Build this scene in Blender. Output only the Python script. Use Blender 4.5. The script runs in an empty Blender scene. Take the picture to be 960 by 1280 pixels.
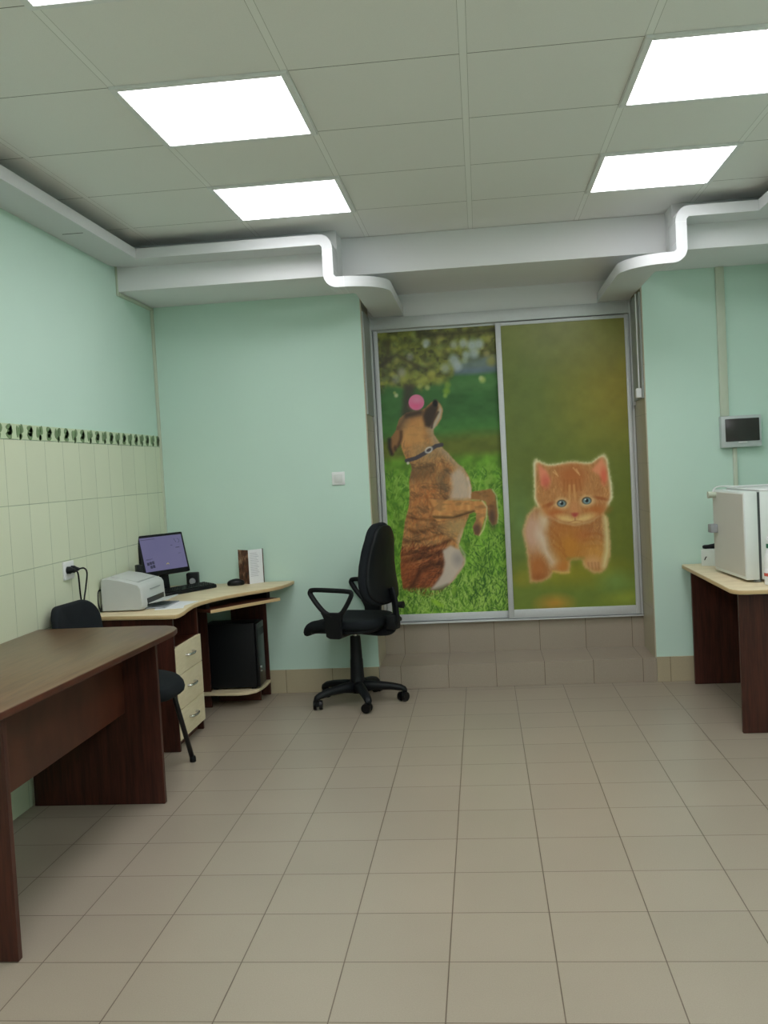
import bpy, bmesh, math, random
import numpy as np
from mathutils import Vector, Matrix
random.seed(7)
EXPO = -0.33
SC = bpy.context.scene
COL = SC.collection
PI = math.pi

# ------------------------------------------------------------------ materials
def lin(c):
    return tuple((x/12.92 if x <= .04045 else ((x+.055)/1.055)**2.4) for x in c)
def rgb(r, g, b):
    return lin((r/255, g/255, b/255))
class NT:
    def __init__(s, name):
        s.m = bpy.data.materials.new(name); s.m.use_nodes = True
        s.t = s.m.node_tree; s.b = s.t.nodes['Principled BSDF']
    def n(s, typ, **kw):
        x = s.t.nodes.new(typ)
        for k, v in kw.items(): setattr(x, k, v)
        return x
    def l(s, a, b): s.t.links.new(a, b)
    def val(s, op, a, b=None, c=None):
        x = s.n('ShaderNodeMath', operation=op)
        for i, v in enumerate((a, b, c)):
            if v is None: continue
            if isinstance(v, (int, float)): x.inputs[i].default_value = v
            else: s.l(v, x.inputs[i])
        return x.outputs[0]
    def mix(s, f, a, b):
        x = s.n('ShaderNodeMix', data_type='RGBA')
        for i, v in ((0, f), (6, a), (7, b)):
            if isinstance(v, (int, float)): x.inputs[i].default_value = v
            elif isinstance(v, tuple): x.inputs[i].default_value = (*v[:3], 1)
            else: s.l(v, x.inputs[i])
        return x.outputs[2]
    def pos(s, scale=(1, 1, 1), obj=True):
        tc = s.n('ShaderNodeTexCoord'); mp = s.n('ShaderNodeMapping')
        mp.inputs['Scale'].default_value = scale
        s.l(tc.outputs['Object'], mp.inputs[0]); return mp.outputs[0]
    def noise(s, scale, detail=3, vec=None, rough=.5):
        x = s.n('ShaderNodeTexNoise'); x.inputs['Scale'].default_value = scale
        x.inputs['Detail'].default_value = detail; x.inputs['Roughness'].default_value = rough
        s.l(vec if vec is not None else s.pos(), x.inputs['Vector']); return x.outputs['Fac']
    def ramp(s, f, stops):
        x = s.n('ShaderNodeValToRGB'); e = x.color_ramp.elements
        while len(e) < len(stops): e.new(.5)
        for k, (p, c) in enumerate(stops):
            e[k].position = p; e[k].color = (*c, 1) if len(c) == 3 else c
        s.l(f, x.inputs[0]); return x.outputs[0]
    def bump(s, h, strength=.2, dist=.002):
        x = s.n('ShaderNodeBump'); x.inputs['Strength'].default_value = strength
        x.inputs['Distance'].default_value = dist
        s.l(h, x.inputs['Height']); s.l(x.outputs[0], s.b.inputs['Normal'])
    def base(s, c):
        if isinstance(c, tuple): s.b.inputs['Base Color'].default_value = (*c, 1)
        else: s.l(c, s.b.inputs['Base Color'])
    def rough(s, r): s.b.inputs['Roughness'].default_value = r

def plain(name, c, rough=.5, metal=0., var=.06, scale=30, bump=0., spec=.5):
    m = NT(name); f = m.noise(scale)
    a = tuple(x*(1-var) for x in c); b = tuple(min(1, x*(1+var)) for x in c)
    m.base(m.mix(f, a, b)); m.rough(rough); m.b.inputs['Metallic'].default_value = metal
    m.b.inputs['Specular IOR Level'].default_value = spec
    if bump: m.bump(f, bump)
    return m.m
def wood(name, c1, c2, rough=.4, grain=(3, 60, 60), spec=.5):
    m = NT(name); v = m.pos(grain); f = m.noise(1.0, 6, v, .6)
    f2 = m.noise(4.0, 3, v)
    f3 = m.val('ADD', m.val('MULTIPLY', f, .7), m.val('MULTIPLY', f2, .3))
    m.base(m.ramp(f3, [(.35, c1), (.62, c2)])); m.rough(rough)
    m.b.inputs['Specular IOR Level'].default_value = spec
    m.bump(f3, .05); return m.m
def line_mask(m, comp, period, phase, half):
    """1 on lines at comp = phase + k*period, half width 'half'."""
    u = m.val('DIVIDE', m.val('SUBTRACT', comp, phase), period)
    fr = m.val('ABSOLUTE', m.val('SUBTRACT', m.val('FRACT', m.val('ADD', u, .5)), .5))
    return m.val('LESS_THAN', m.val('MULTIPLY', fr, period), half)
def tiles(name, c, grout, ax, ay, px, fx, py, fy, half=.0015, rough=.35, speckle=.1, var=.05, bumpd=.0015):
    m = NT(name); g = m.n('ShaderNodeNewGeometry'); sep = m.n('ShaderNodeSeparateXYZ'); m.l(g.outputs['Position'], sep.inputs[0])
    A, B = sep.outputs[ax], sep.outputs[ay]
    L = m.val('MAXIMUM', line_mask(m, A, px, fx, half), line_mask(m, B, py, fy, half))
    sp = m.noise(260, 2, g.outputs['Position']); cl = m.noise(2.2, 3, g.outputs['Position'])
    fa = m.val('FLOOR', m.val('DIVIDE', m.val('SUBTRACT', A, fx), px)); fb = m.val('FLOOR', m.val('DIVIDE', m.val('SUBTRACT', B, fy), py))
    cv = m.n('ShaderNodeCombineXYZ'); m.l(fa, cv.inputs[0]); m.l(fb, cv.inputs[1])
    wn = m.n('ShaderNodeTexWhiteNoise', noise_dimensions='3D'); m.l(cv.outputs[0], wn.inputs['Vector'])
    k = m.val('ADD', m.val('MULTIPLY', m.val('SUBTRACT', sp, .5), speckle*2), m.val('MULTIPLY', m.val('SUBTRACT', wn.outputs['Value'], .5), var*2))
    k = m.val('ADD', k, m.val('MULTIPLY', m.val('SUBTRACT', cl, .5), .12)); k = m.val('ADD', k, 1.0)
    h = m.n('ShaderNodeVectorMath', operation='SCALE'); h.inputs[0].default_value = c; m.l(k, h.inputs['Scale'])
    gr = m.mix(m.noise(9, 2, g.outputs['Position']), tuple(x*.55 for x in grout), tuple(min(1, x*1.5) for x in grout))
    m.base(m.mix(L, h.outputs[0], gr)); m.rough(rough)
    m.bump(m.val('SUBTRACT', 1.0, L), .5, bumpd); return m.m
def emit(name, c, s):
    m = NT(name); m.base(c); m.b.inputs['Emission Color'].default_value = (*c, 1); m.b.inputs['Emission Strength'].default_value = s
    return m.m

# ------------------------------------------------------------------ mesh helpers
def bm_new(): return bmesh.new()
def box(bm, x0, x1, y0, y1, z0, z1, bev=0., seg=2, mat=None):
    r = bmesh.ops.create_cube(bm, size=1)
    vs = r['verts']
    for v in vs:
        v.co = Vector(((x0+x1)/2+v.co.x*(x1-x0), (y0+y1)/2+v.co.y*(y1-y0), (z0+z1)/2+v.co.z*(z1-z0)))
    if bev:
        es = list({e for v in vs for e in v.link_edges})
        r2 = bmesh.ops.bevel(bm, geom=es, offset=bev, segments=seg, affect='EDGES', profile=.5)
        vs = list({v for f in r2['faces'] for v in f.verts} | {v for v in vs if v.is_valid})
    if mat is not None:
        for v in vs: v.co = mat @ v.co
    return vs
def loft(bm, rings, caps=True, closed=True):
    R = [[bm.verts.new(p) for p in ring] for ring in rings]
    n = len(R[0])
    for a, b in zip(R[:-1], R[1:]):
        for i in range(n if closed else n-1):
            j = (i+1) % n
            bm.faces.new((a[i], a[j], b[j], b[i]))
    if caps:
        bm.faces.new(list(reversed(R[0]))); bm.faces.new(R[-1])
    return R
def prism(bm, pts, z0, z1, bev=0.):
    """polygon (x,y) extruded in z, edges softened by bev"""
    n = len(pts)
    def inset(d):
        out = []
        for i in range(n):
            p0, p1, p2 = Vector(pts[i-1]), Vector(pts[i]), Vector(pts[(i+1) % n])
            a = (p1-p0).normalized(); b = (p2-p1).normalized()
            na = Vector((-a.y, a.x)); nb = Vector((-b.y, b.x)); m_ = (na+nb)
            m_ = m_/max(.3, m_.length**2)*2
            out.append(p1+m_*d*sgn)
        return out
    ar = sum(pts[i-1][0]*pts[i][1]-pts[i][0]*pts[i-1][1] for i in range(n))
    sgn = 1 if ar > 0 else -1
    if bev:
        rs = [(bev, z0), (bev*.3, z0+bev*.3), (0, z0+bev), (0, z1-bev), (bev*.3, z1-bev*.3), (bev, z1)]
    else: rs = [(0, z0), (0, z1)]
    rings = [[(p.x, p.y, z) for p in inset(d)] for d, z in rs]
    if ar < 0: rings = [list(reversed(r)) for r in rings]
    loft(bm, rings)
def cyl(bm, p, q, r0, r1=None, n=16):
    p, q = Vector(p), Vector(q); r1 = r0 if r1 is None else r1
    d = (q-p).normalized(); u = d.orthogonal().normalized(); v = d.cross(u)
    rings = [[c+(u*math.cos(2*PI*i/n)+v*math.sin(2*PI*i/n))*r for i in range(n)] for c, r in ((p, r0), (q, r1))]
    loft(bm, rings)
def lathe(bm, prof, n=24, c=(0, 0, 0)):
    c = Vector(c)
    rings = [[c+Vector((r*math.cos(2*PI*i/n), r*math.sin(2*PI*i/n), z)) for i in range(n)] for r, z in prof]
    loft(bm, rings)
def tube(bm, pts, r, n=10, flat=1.0, sub=6):
    """smooth tube along control points (Catmull-Rom)"""
    P = [Vector(p) for p in pts]; Q = []
    if sub > 1:
        E = [P[0]*2-P[1]]+P+[P[-1]*2-P[-2]]
        for i in range(1, len(E)-2):
            for k in range(sub):
                t = k/sub; a, b, c, d = E[i-1:i+3]
                Q.append(.5*((2*b)+(-a+c)*t+(2*a-5*b+4*c-d)*t*t+(-a+3*b-3*c+d)*t**3))
        Q.append(P[-1])
    else: Q = P
    rings = []; u = None
    for i, q in enumerate(Q):
        d = (Q[min(i+1, len(Q)-1)]-Q[max(i-1, 0)]).normalized()
        if u is None: u = d.orthogonal().normalized()
        u = (u-d*u.dot(d)).normalized(); v = d.cross(u)
        rr = r(i/(len(Q)-1)) if callable(r) else r
        rings.append([q+(u*math.cos(2*PI*k/n)+v*flat*math.sin(2*PI*k/n))*rr for k in range(n)])
    loft(bm, rings)
def rrect(cx, cy, w, h, r, n=6):
    """rounded rectangle outline, r may be a 4-tuple (NE, NW, SW, SE)"""
    if not isinstance(r, tuple): r = (r,)*4
    out = []
    for k, (sx, sy) in enumerate(((1, 1), (-1, 1), (-1, -1), (1, -1))):
        rr = r[k]
        for i in range(n+1):
            a = PI/2*k+PI/2*i/n
            out.append((cx+sx*(w/2-rr)+rr*math.cos(a), cy+sy*(h/2-rr)+rr*math.sin(a)))
    return out
def pad(bm, outline, t, edge, f, steps=5, dome=0.):
    """cushion: outline (u,v) about its centre, thickness t, rounded edge; f maps (u,v,w) to space"""
    cx = sum(p[0] for p in outline)/len(outline); cy = sum(p[1] for p in outline)/len(outline)
    R = max(math.hypot(p[0]-cx, p[1]-cy) for p in outline)
    rings = []
    def ring(ins, w):
        s = 1-ins/R
        return [f(cx+(p[0]-cx)*s, cy+(p[1]-cy)*s, w) for p in outline]
    for k in (.02, .35, .7): rings.append(ring(R*(1-k)*.98+edge*k, -t/2-dome*0+0))
    for i in range(steps+1):
        a = -PI/2+PI*i/steps
        rings.append(ring(edge*(1-math.cos(a)), t/2*math.sin(a)))
    for k in (.7, .35, .02): rings.append(ring(R*(1-k)*.98+edge*k, t/2+dome*(1-k)))
    loft(bm, rings)
def ob(name, bm, mat, parent=None, smooth=False, bevel=None):
    bmesh.ops.recalc_face_normals(bm, faces=bm.faces)
    me = bpy.data.meshes.new(name); bm.to_mesh(me); bm.free()
    me.materials.append(mat)
    o = bpy.data.objects.new(name, me); COL.objects.link(o)
    if smooth:
        for p in me.polygons: p.use_smooth = True
        if smooth != 'all':
            try: me.set_sharp_from_angle(angle=math.radians(40))
            except Exception: pass
    if parent is not None: o.parent = parent
    return o
def tag(o, label=None, cat=None, group=None, kind=None):
    if label: o['label'] = label
    if cat: o['category'] = cat
    if group: o['group'] = group
    if kind: o['kind'] = kind
    return o
def thing(name, label, cat, loc=(0, 0, 0), rz=0., group=None, kind=None):
    o = bpy.data.objects.new(name, None); COL.objects.link(o); o.empty_display_size = .1
    o.location = loc; o.rotation_euler = (0, 0, rz)
    return tag(o, label, cat, group, kind)
def copy_tree(o, parent=None):
    c = o.copy(); COL.objects.link(c)
    if parent is not None: c.parent = parent
    for ch in list(o.children): copy_tree(ch, c)
    return c

# ------------------------------------------------------------------ shared materials
M = {}
M['paint'] = plain('mint_wall_paint', rgb(200, 227, 214), .75, var=.025, scale=3, spec=.25)
M['white_paint'] = plain('white_paint', rgb(230, 231, 233), .7, var=.02, scale=5, spec=.3)
M['duct'] = plain('white_duct_plastic', rgb(214, 216, 218), .6, var=.02, spec=.3)
M['trunking'] = plain('cream_trunking_plastic', rgb(196, 205, 186), .5, var=.03)
M['alu'] = plain('brushed_aluminium', rgb(206, 209, 211), .5, .35, var=.05, scale=60)
M['darkalu'] = plain('dark_rubber_gap', rgb(70, 76, 76), .6)
M['mahog'] = wood('mahogany_laminate', rgb(54, 27, 20), rgb(86, 46, 32), .38, (2, 2, 1), spec=.35)
M['mahog_v'] = wood('mahogany_laminate_upright', rgb(50, 24, 19), rgb(78, 40, 30), .42, (30, 30, 2), spec=.35)
M['mahog_sheen_top'] = wood('mahogany_top_painted_sheen', rgb(88, 64, 44), rgb(114, 86, 60), .3, (30, 2, 30))  # paler, greyer than the mahogany: gloss reflection painted into the colour
M['maple'] = wood('light_maple_laminate', rgb(214, 196, 160), rgb(230, 214, 180), .4, (3, 20, 20))
M['maple_edge'] = plain('maple_edge_band', rgb(206, 178, 132), .5)
M['cream_front'] = wood('cream_drawer_laminate', rgb(222, 208, 172), rgb(234, 222, 190), .45, (20, 3, 20))
M['black_fab'] = plain('black_woven_fabric', rgb(27, 31, 35), .9, var=.3, scale=400, bump=.3, spec=.2)
M['black_pl'] = plain('black_plastic', rgb(17, 20, 23), .5, var=.1, spec=.25)
M['black_gl'] = plain('glossy_black_plastic', rgb(12, 14, 16), .3, var=.1, spec=.3)
M['blk_metal'] = plain('black_enamel_tube', rgb(24, 22, 24), .35, .2)
M['chrome'] = plain('satin_chrome', rgb(205, 205, 200), .25, .9)
M['printer'] = plain('pale_grey_printer_plastic', rgb(194, 198, 196), .5, var=.02)
M['paper'] = plain('white_paper', rgb(232, 234, 238), .7, var=.03)
M['grey_pl'] = plain('grey_plastic', rgb(150, 156, 160), .5)
M['white_pl'] = plain('white_plastic', rgb(230, 232, 232), .4, var=.02)
M['fridge'] = plain('white_enamel', rgb(226, 232, 230), .3, var=.02)
M['fridge_panel'] = plain('pale_grey_door_panel', rgb(206, 204, 196), .35, var=.03, scale=4)
M['lamp'] = emit('lamp_diffuser', (.99, .975, 1.0), 11.4)
M['floor'] = tiles('floor_porcelain_tiles', rgb(162, 151, 135), rgb(98, 84, 70), 0, 1, .3, -.1557, .3, 2.671, .0017, .33, .13, .03)
M['step'] = tiles('step_porcelain_tiles', rgb(162, 150, 135), rgb(104, 90, 76), 0, 2, .3, .036, 5, -.9, .0017, .35, .13, .03)
M['basetile'] = tiles('baseboard_porcelain_tiles', rgb(182, 170, 142), rgb(120, 106, 84), 0, 1, .3, -.40, .3, 2.77, .0017, .35, .12, .03)
M['reveal'] = tiles('reveal_porcelain_tiles', rgb(182, 174, 150), rgb(150, 140, 118), 1, 2, .3, 6.2, .3, .148, .0015, .35, .1, .03)
M['walltile'] = tiles('pale_green_wall_tiles', rgb(214, 221, 194), rgb(150, 164, 134), 1, 2, .195, 3.987, .29, 1.615, .0016, .3, .02, .03, .001)

# ------------------------------------------------------------------ room shell
ZC = 2.752; XL = -2.04; YB = 6.04; XR = 1.82; YR = -5.2
NX0, NX1, ND = -.70, 1.02, 6.44
def S(name, bm, mat, label, parent=None, cat='room surface', smooth=False):
    o = ob(name, bm, mat, parent, smooth)
    if parent is None: tag(o, label, cat, None, 'structure')
    return o
b = bm_new(); box(b, XL-.1, XR+.1, YR-.1, ND+.12, -.1, 0)
S('floor', b, M['floor'], 'beige speckled square floor tiles with dark grout', cat='floor')
# ceiling material
m = NT('ceiling_tiles'); g = m.n('ShaderNodeNewGeometry'); sep = m.n('ShaderNodeSeparateXYZ'); m.l(g.outputs['Position'], sep.inputs[0])
GX, GY = .0087, 2.672
bx_ = line_mask(m, sep.outputs[0], .6, GX, .012); bx2 = line_mask(m, sep.outputs[0], .6, GX, .0135)
ly = line_mask(m, sep.outputs[1], .6, GY, .002)
ni = m.noise(350, 2, g.outputs['Position'])
c0 = m.mix(ni, rgb(230, 231, 228), rgb(243, 243, 240))
c1 = m.mix(ly, c0, rgb(110, 110, 102))
c2 = m.mix(m.val('SUBTRACT', bx2, bx_), c1, rgb(176, 177, 170))
m.base(m.mix(bx_, c2, rgb(240, 241, 238))); m.rough(.8); m.b.inputs['Specular IOR Level'].default_value = .25
m.bump(ni, .25, .001); M['ceiling'] = m.m
b = bm_new(); box(b, XL-.1, XR+.1, YR-.1, 5.70, ZC, ZC+.06)
S('ceiling', b, M['ceiling'], 'suspended white tile ceiling with metal grid', cat='ceiling')
# left wall
b = bm_new(); box(b, XL-.1, XL, YR-.1, YB+.5, 0, ZC)
wl = S('wall_left', b, M['paint'], 'mint green left wall with tiled lower half', cat='wall')
b = bm_new(); box(b, XL-.004, XL+.008, YR, YB-.004, .002, 1.615)
ob('tile_cladding', b, M['walltile'], wl)
b = bm_new(); box(b, XL-.004, XL+.009, YR, YB-.03, 1.617, 1.684)
brd = ob('decorative_border', b, plain('pale_border_tile', rgb(196, 212, 178), .3, var=.03), wl)
b = bm_new(); k = 0; y = 5.99
def leaf(cy, cz, w, h, rot=0):
    pts = []
    for i in range(10):
        a = 2*PI*i/10; r = 1+.12*math.sin(3*a+cy*40); r *= 1.28
        u, v = w*math.cos(a)*r, h*math.sin(a)*r
        pts.append((cy+u*math.cos(rot)-v*math.sin(rot), cz+u*math.sin(rot)+v*math.cos(rot)))
    loft(b, [[(XL+.008, p[0], p[1]) for p in pts], [(XL+.0105, p[0], p[1]) for p in pts]])
while y > 1.5:
    if k % 2 == 0:
        for dy, dz, w, h, r in ((-.002, .018, .020, .012, 0), (.004, 0, .022, .013, .3), (-.004, -.016, .020, .013, -.2), (.012, .01, .010, .012, 0)): leaf(y+dy, 1.65+dz, w, h, r)
    else:
        for dy, dz, w, h, r in ((-.022, .002, .010, .020, 0), (0, -.004, .009, .026, 0), (.018, .014, .012, .016, 0), (.004, -.02, .012, .010, .4)): leaf(y+dy, 1.65+dz, w, h, r)
    y -= .0975; k += 1
ob('green_leaf_pattern', b, plain('olive_green_glaze', rgb(112, 138, 96), .35, var=.15, scale=60), brd)
# back wall with the niche opening
b = bm_new(); box(b, XL-.1, NX0, YB, YB+.5, 0, ZC); box(b, NX1, XR+.1, YB, YB+.5, 0, ZC)
box(b, NX0, NX1, ND+.035, YB+.5+.1, 0, ZC)
wb = S('wall_back', b, M['paint'], 'mint green back wall on both sides of the door niche', cat='wall')
b = bm_new(); box(b, XR, XR+.1, YR-.1, YB+.5, 0, ZC); S('wall_right', b, M['paint'], 'mint green right wall beside the appliance table', cat='wall')
b = bm_new(); box(b, XL-.1, XR+.1, YR-.1, YR, 0, ZC); S('wall_rear', b, M['paint'], 'mint green wall behind the camera', cat='wall')
# beams and niche soffit
b = bm_new(); box(b, XL, -.745, 5.46, YB, 2.50, ZC-.001); box(b, 1.10, XR, 5.46, YB, 2.50, ZC-.001)
box(b, -.745, 1.10, 5.66, ND+.034, 2.535, ZC-.002)
S('trim_1', b, M['white_paint'], 'white boxed beam running under the ceiling above the niche', cat='beam')
b = bm_new(); box(b, NX0+.001, NX1-.001, ND-.03, ND+.034, 2.392, 2.536)
S('trim_2', b, M['white_paint'], 'white strip of wall above the sliding door track', cat='wall strip')
# niche reveals
b = bm_new(); box(b, NX0-.001, NX0+.007, YB+.002, ND+.03, .149, 2.49); box(b, NX1-.007, NX1+.001, YB+.002, ND+.03, .149, 2.49)
S('trim_3', b, M['reveal'], 'beige tiles lining both sides of the door niche', cat='tile lining')
def guide(x0, x1, label):
    t = thing('shutter_guide', label, 'guide rail')
    t.location = ((x0+x1)/2, 6.22, 1.745)
    s = 1 if x0 < 0 else -1
    xi = x1 if s > 0 else x0; xo = x0 if s > 0 else x1
    def bb(a, c, *r, **k):
        bm = bm_new(); a, c = min(a, c), max(a, c); box(bm, a-t.location.x, c-t.location.x, r[0]-6.22, r[1]-6.22, r[2]-1.745, r[3]-1.745, **k); return bm
    ob('cover_panel', bb(xo, xi-s*.004, 6.05, 6.385, 1.745, 2.388, bev=.002), M['gpan'], t)
    ob('edge_profile', bb(xo, xi+s*.004, 6.385, 6.40, 1.72, 2.388), M['alu'], t)
    return t
M['gpan'] = plain('grey_shutter_panel', rgb(158, 164, 160), .5, .1, var=.03)
gl = guide(NX0+.0075, NX0+.022, 'grey metal panel high on the left side of the door niche')
gr = guide(NX1-.022, NX1-.0075, 'grey metal panel high on the right side of the door niche')
b = bm_new(); cyl(b, (NX1-.028-gr.location.x, 6.10-6.22, 1.79-1.745), (NX1-.028-gr.location.x, 6.10-6.22, 2.385-1.745), .005)
ob('rod', b, M['white_pl'], gr, True)
b = bm_new(); box(b, -.02, .02, -.02, .02, -.03, .03, .008, mat=Matrix.Translation((NX1-.03-gr.location.x, 6.10-6.22, .035)))
ob('cord_stop', b, M['white_pl'], gr, True)
# step
b = bm_new(); box(b, NX0+.001, NX1-.001, YB, ND-.03+.02, .001, .148)
box(b, NX0+.001, NX1-.001, ND-.01, ND+.034, .001, .352)
S('entrance_step', b, M['step'], 'two low beige tiled steps in front of the sliding doors', cat='step')
# baseboards
b = bm_new(); box(b, XL+.01, NX0, YB-.010, YB+.004, 0.001, .150); S('baseboard_back', b, M['basetile'], 'beige tile skirting under the green wall left of the niche', cat='baseboard')
b = bm_new(); box(b, NX1, XR-.01, YB-.010, YB+.004, .001, .155); S('baseboard_right', b, M['basetile'], 'beige tile skirting under the green wall right of the niche', cat='baseboard')
# corner mouldings
b = bm_new(); box(b, XL, XL+.018, YB-.018, YB+.002, 1.0, 2.499, .003); box(b, XL, XL+.018, 5.47, YB, 2.478, 2.498, .003); box(b, XL, XL+.012, 5.455, 5.47, 2.478, 2.66, .002)
S('trim_4', b, M['trunking'], 'thin pale moulding in the far left corner', cat='moulding')

# ------------------------------------------------------------------ ceiling lights
def lamp(i, j, label):
    x = GX+.6*i+.3; y = GY+.6*j+.3
    t = thing('ceiling_light', label, 'ceiling light', (x, y, ZC-.012), 0, 'square ceiling light panels')
    bm = bm_new()
    for s in (-1, 1):
        box(bm, s*.2975-.0125, s*.2975+.0125, -.31, .31, 0, .012, .002); box(bm, -.285, .285, s*.2975-.0125, s*.2975+.0125, 0, .012, .002)
    ob('frame', bm, M['white_pl'], t)
    bm = bm_new(); box(bm, -.2848, .2848, -.2848, .2848, .003, .009); ob('diffuser', bm, M['lamp'], t)
    return t
L0 = None
for (i, j, lb) in [(-2, 3, 'lit square ceiling panel nearest the bent duct on the left'), (-2, 1, 'large lit ceiling panel, middle of the left row'),
                   (1, 3, 'lit square ceiling panel nearest the bent duct on the right'), (1, 1, 'large lit ceiling panel cut by the right picture edge'),
                   (-2, -1, 'lit ceiling panel cut off at the top left picture edge'), (1, -1, None), (-2, -3, None), (1, -3, None), (-2, -5, None), (1, -5, None), (-2, -7, None), (1, -7, None), (-2, -9, None), (1, -9, None), (-2, -11, None), (1, -11, None)]:
    lamp(i, j, lb or 'unseen ceiling panel added to light the room')  # entries without a label are unseen panels, added for the light balance

# ------------------------------------------------------------------ flat ducts
def arc(cx, cy, r, a0, a1, n=10):
    return [(cx+r*math.cos(math.radians(a0+(a1-a0)*i/n)), cy+r*math.sin(math.radians(a0+(a1-a0)*i/n))) for i in range(n+1)]
def poly_xz(bm, pts, y0, y1):
    loft(bm, [[(p[0], y0, p[1]) for p in pts], [(p[0], y1, p[1]) for p in pts]])
def duct(name, label, mir, xc, wallx, runx, innerx):
    """mir=1 left duct, -1 right duct; xc: centre of the vertical piece, runx: where the high run turns"""
    t = thing(name, label, 'ventilation duct', (xc, 5.36, 2.395), 0, None)
    h = .0285; zt = 2.661; zb = 2.4265
    def W(bm): bmesh.ops.translate(bm, verts=bm.verts, vec=-t.location); return bm
    def X(d): return xc+mir*d        # d>0 towards the niche
    # bent piece in the XZ plane
    bm = bm_new(); r = .075
    pts = [(runx, zt+h), (X(-r+h), zt+h)]
    pts = [(runx, zt+h)]+[(X(-(r-h)+p[0]), zt+h-r+p[1]) for p in arc(0, 0, r, 90, 0)]
    # down outer (niche side) to inner bend at the bottom
    pts += [(X(h+.0), zb+h+.012), (X(h+.012), zb+h), (X(.05), zb+h), (X(.05), zb-h)]
    pts += [(X(-h+r+p[0]), zb-h+r+p[1]) for p in arc(0, 0, r, 270, 180)]
    pts += [(X(-h), zt-h-.012), (X(-h-.012), zt-h), (runx, zt-h)]
    poly_xz(bm, pts, 5.26, 5.46); W(bm)
    ob('elbow_section', bm, M['duct'], t, True)
    # lower run in plan: towards the niche, then back
    bm = bm_new(); ox, ix = innerx
    R = .25; cx = ox-mir*R; r2 = R-.2
    pl = [(X(.0495), 5.26)]+[(cx+mir*p[0], 5.26+R+p[1]) for p in arc(0, 0, R, -90, 0)]+[(ox, ND-.035), (ix, ND-.035)]
    pl += [(cx+mir*p[0], 5.26+R+p[1]) for p in arc(0, 0, r2, 0, -90)]+[(X(.0495), 5.46)]
    if mir < 0: pl = pl[::-1]
    loft(bm, [[(p[0], p[1], zb-h) for p in pl], [(p[0], p[1], zb+h) for p in pl]]); W(bm)
    ob('lower_run', bm, M['duct'], t, True)
    # upper run along the side wall with a rounded outer corner
    bm = bm_new()
    wi = runx; wo = runx-mir*.2; R = .12
    ccx = wo+mir*R
    pl = [(wi, YR+.02), (wi, 5.26), (wi, 5.46)]
    pl += [(ccx+mir*p[0], 5.46-R+p[1]) for p in arc(0, 0, R, 90, 180)]+[(wo, YR+.02)]
    if mir < 0: pl = pl[::-1]
    loft(bm, [[(p[0], p[1], zt-h) for p in pl], [(p[0], p[1], zt+h) for p in pl]]); W(bm)
    ob('wall_run', bm, M['duct'], t, True)
    # couplings
    a, c = sorted((X(-h-.001), X(h+.001)))
    for q in ((a, c, zb+.075, zb+.077), (a, c, zt-.055, zt-.053), (*sorted((X(.049), X(.051))), zb-h-.001, zb+h+.001), (*sorted((X(.082), X(.084))), zb-h-.001, zb+h+.001)):
        bm = bm_new(); box(bm, q[0], q[1], 5.2588, 5.4605, q[2], q[3]); W(bm); ob('coupling', bm, M['white_pl'], t)
    return t
dl = duct('ventilation_duct', 'white flat duct bending down over the left beam towards the dog door', 1, -.772, XL, -1.84, (-.455, -.655))
b = bm_new(); box(b, -1.985-(-.772), -1.88+.772, 4.63-5.36, 4.636-5.36, 2.6313-2.395, 2.6335-2.395)
ob('seam', b, M['darkalu'], dl)
duct('ventilation_duct', 'white flat duct bending down over the right beam towards the kitten door', -1, 1.105, XR, 1.50, (.80, 1.0))
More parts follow.
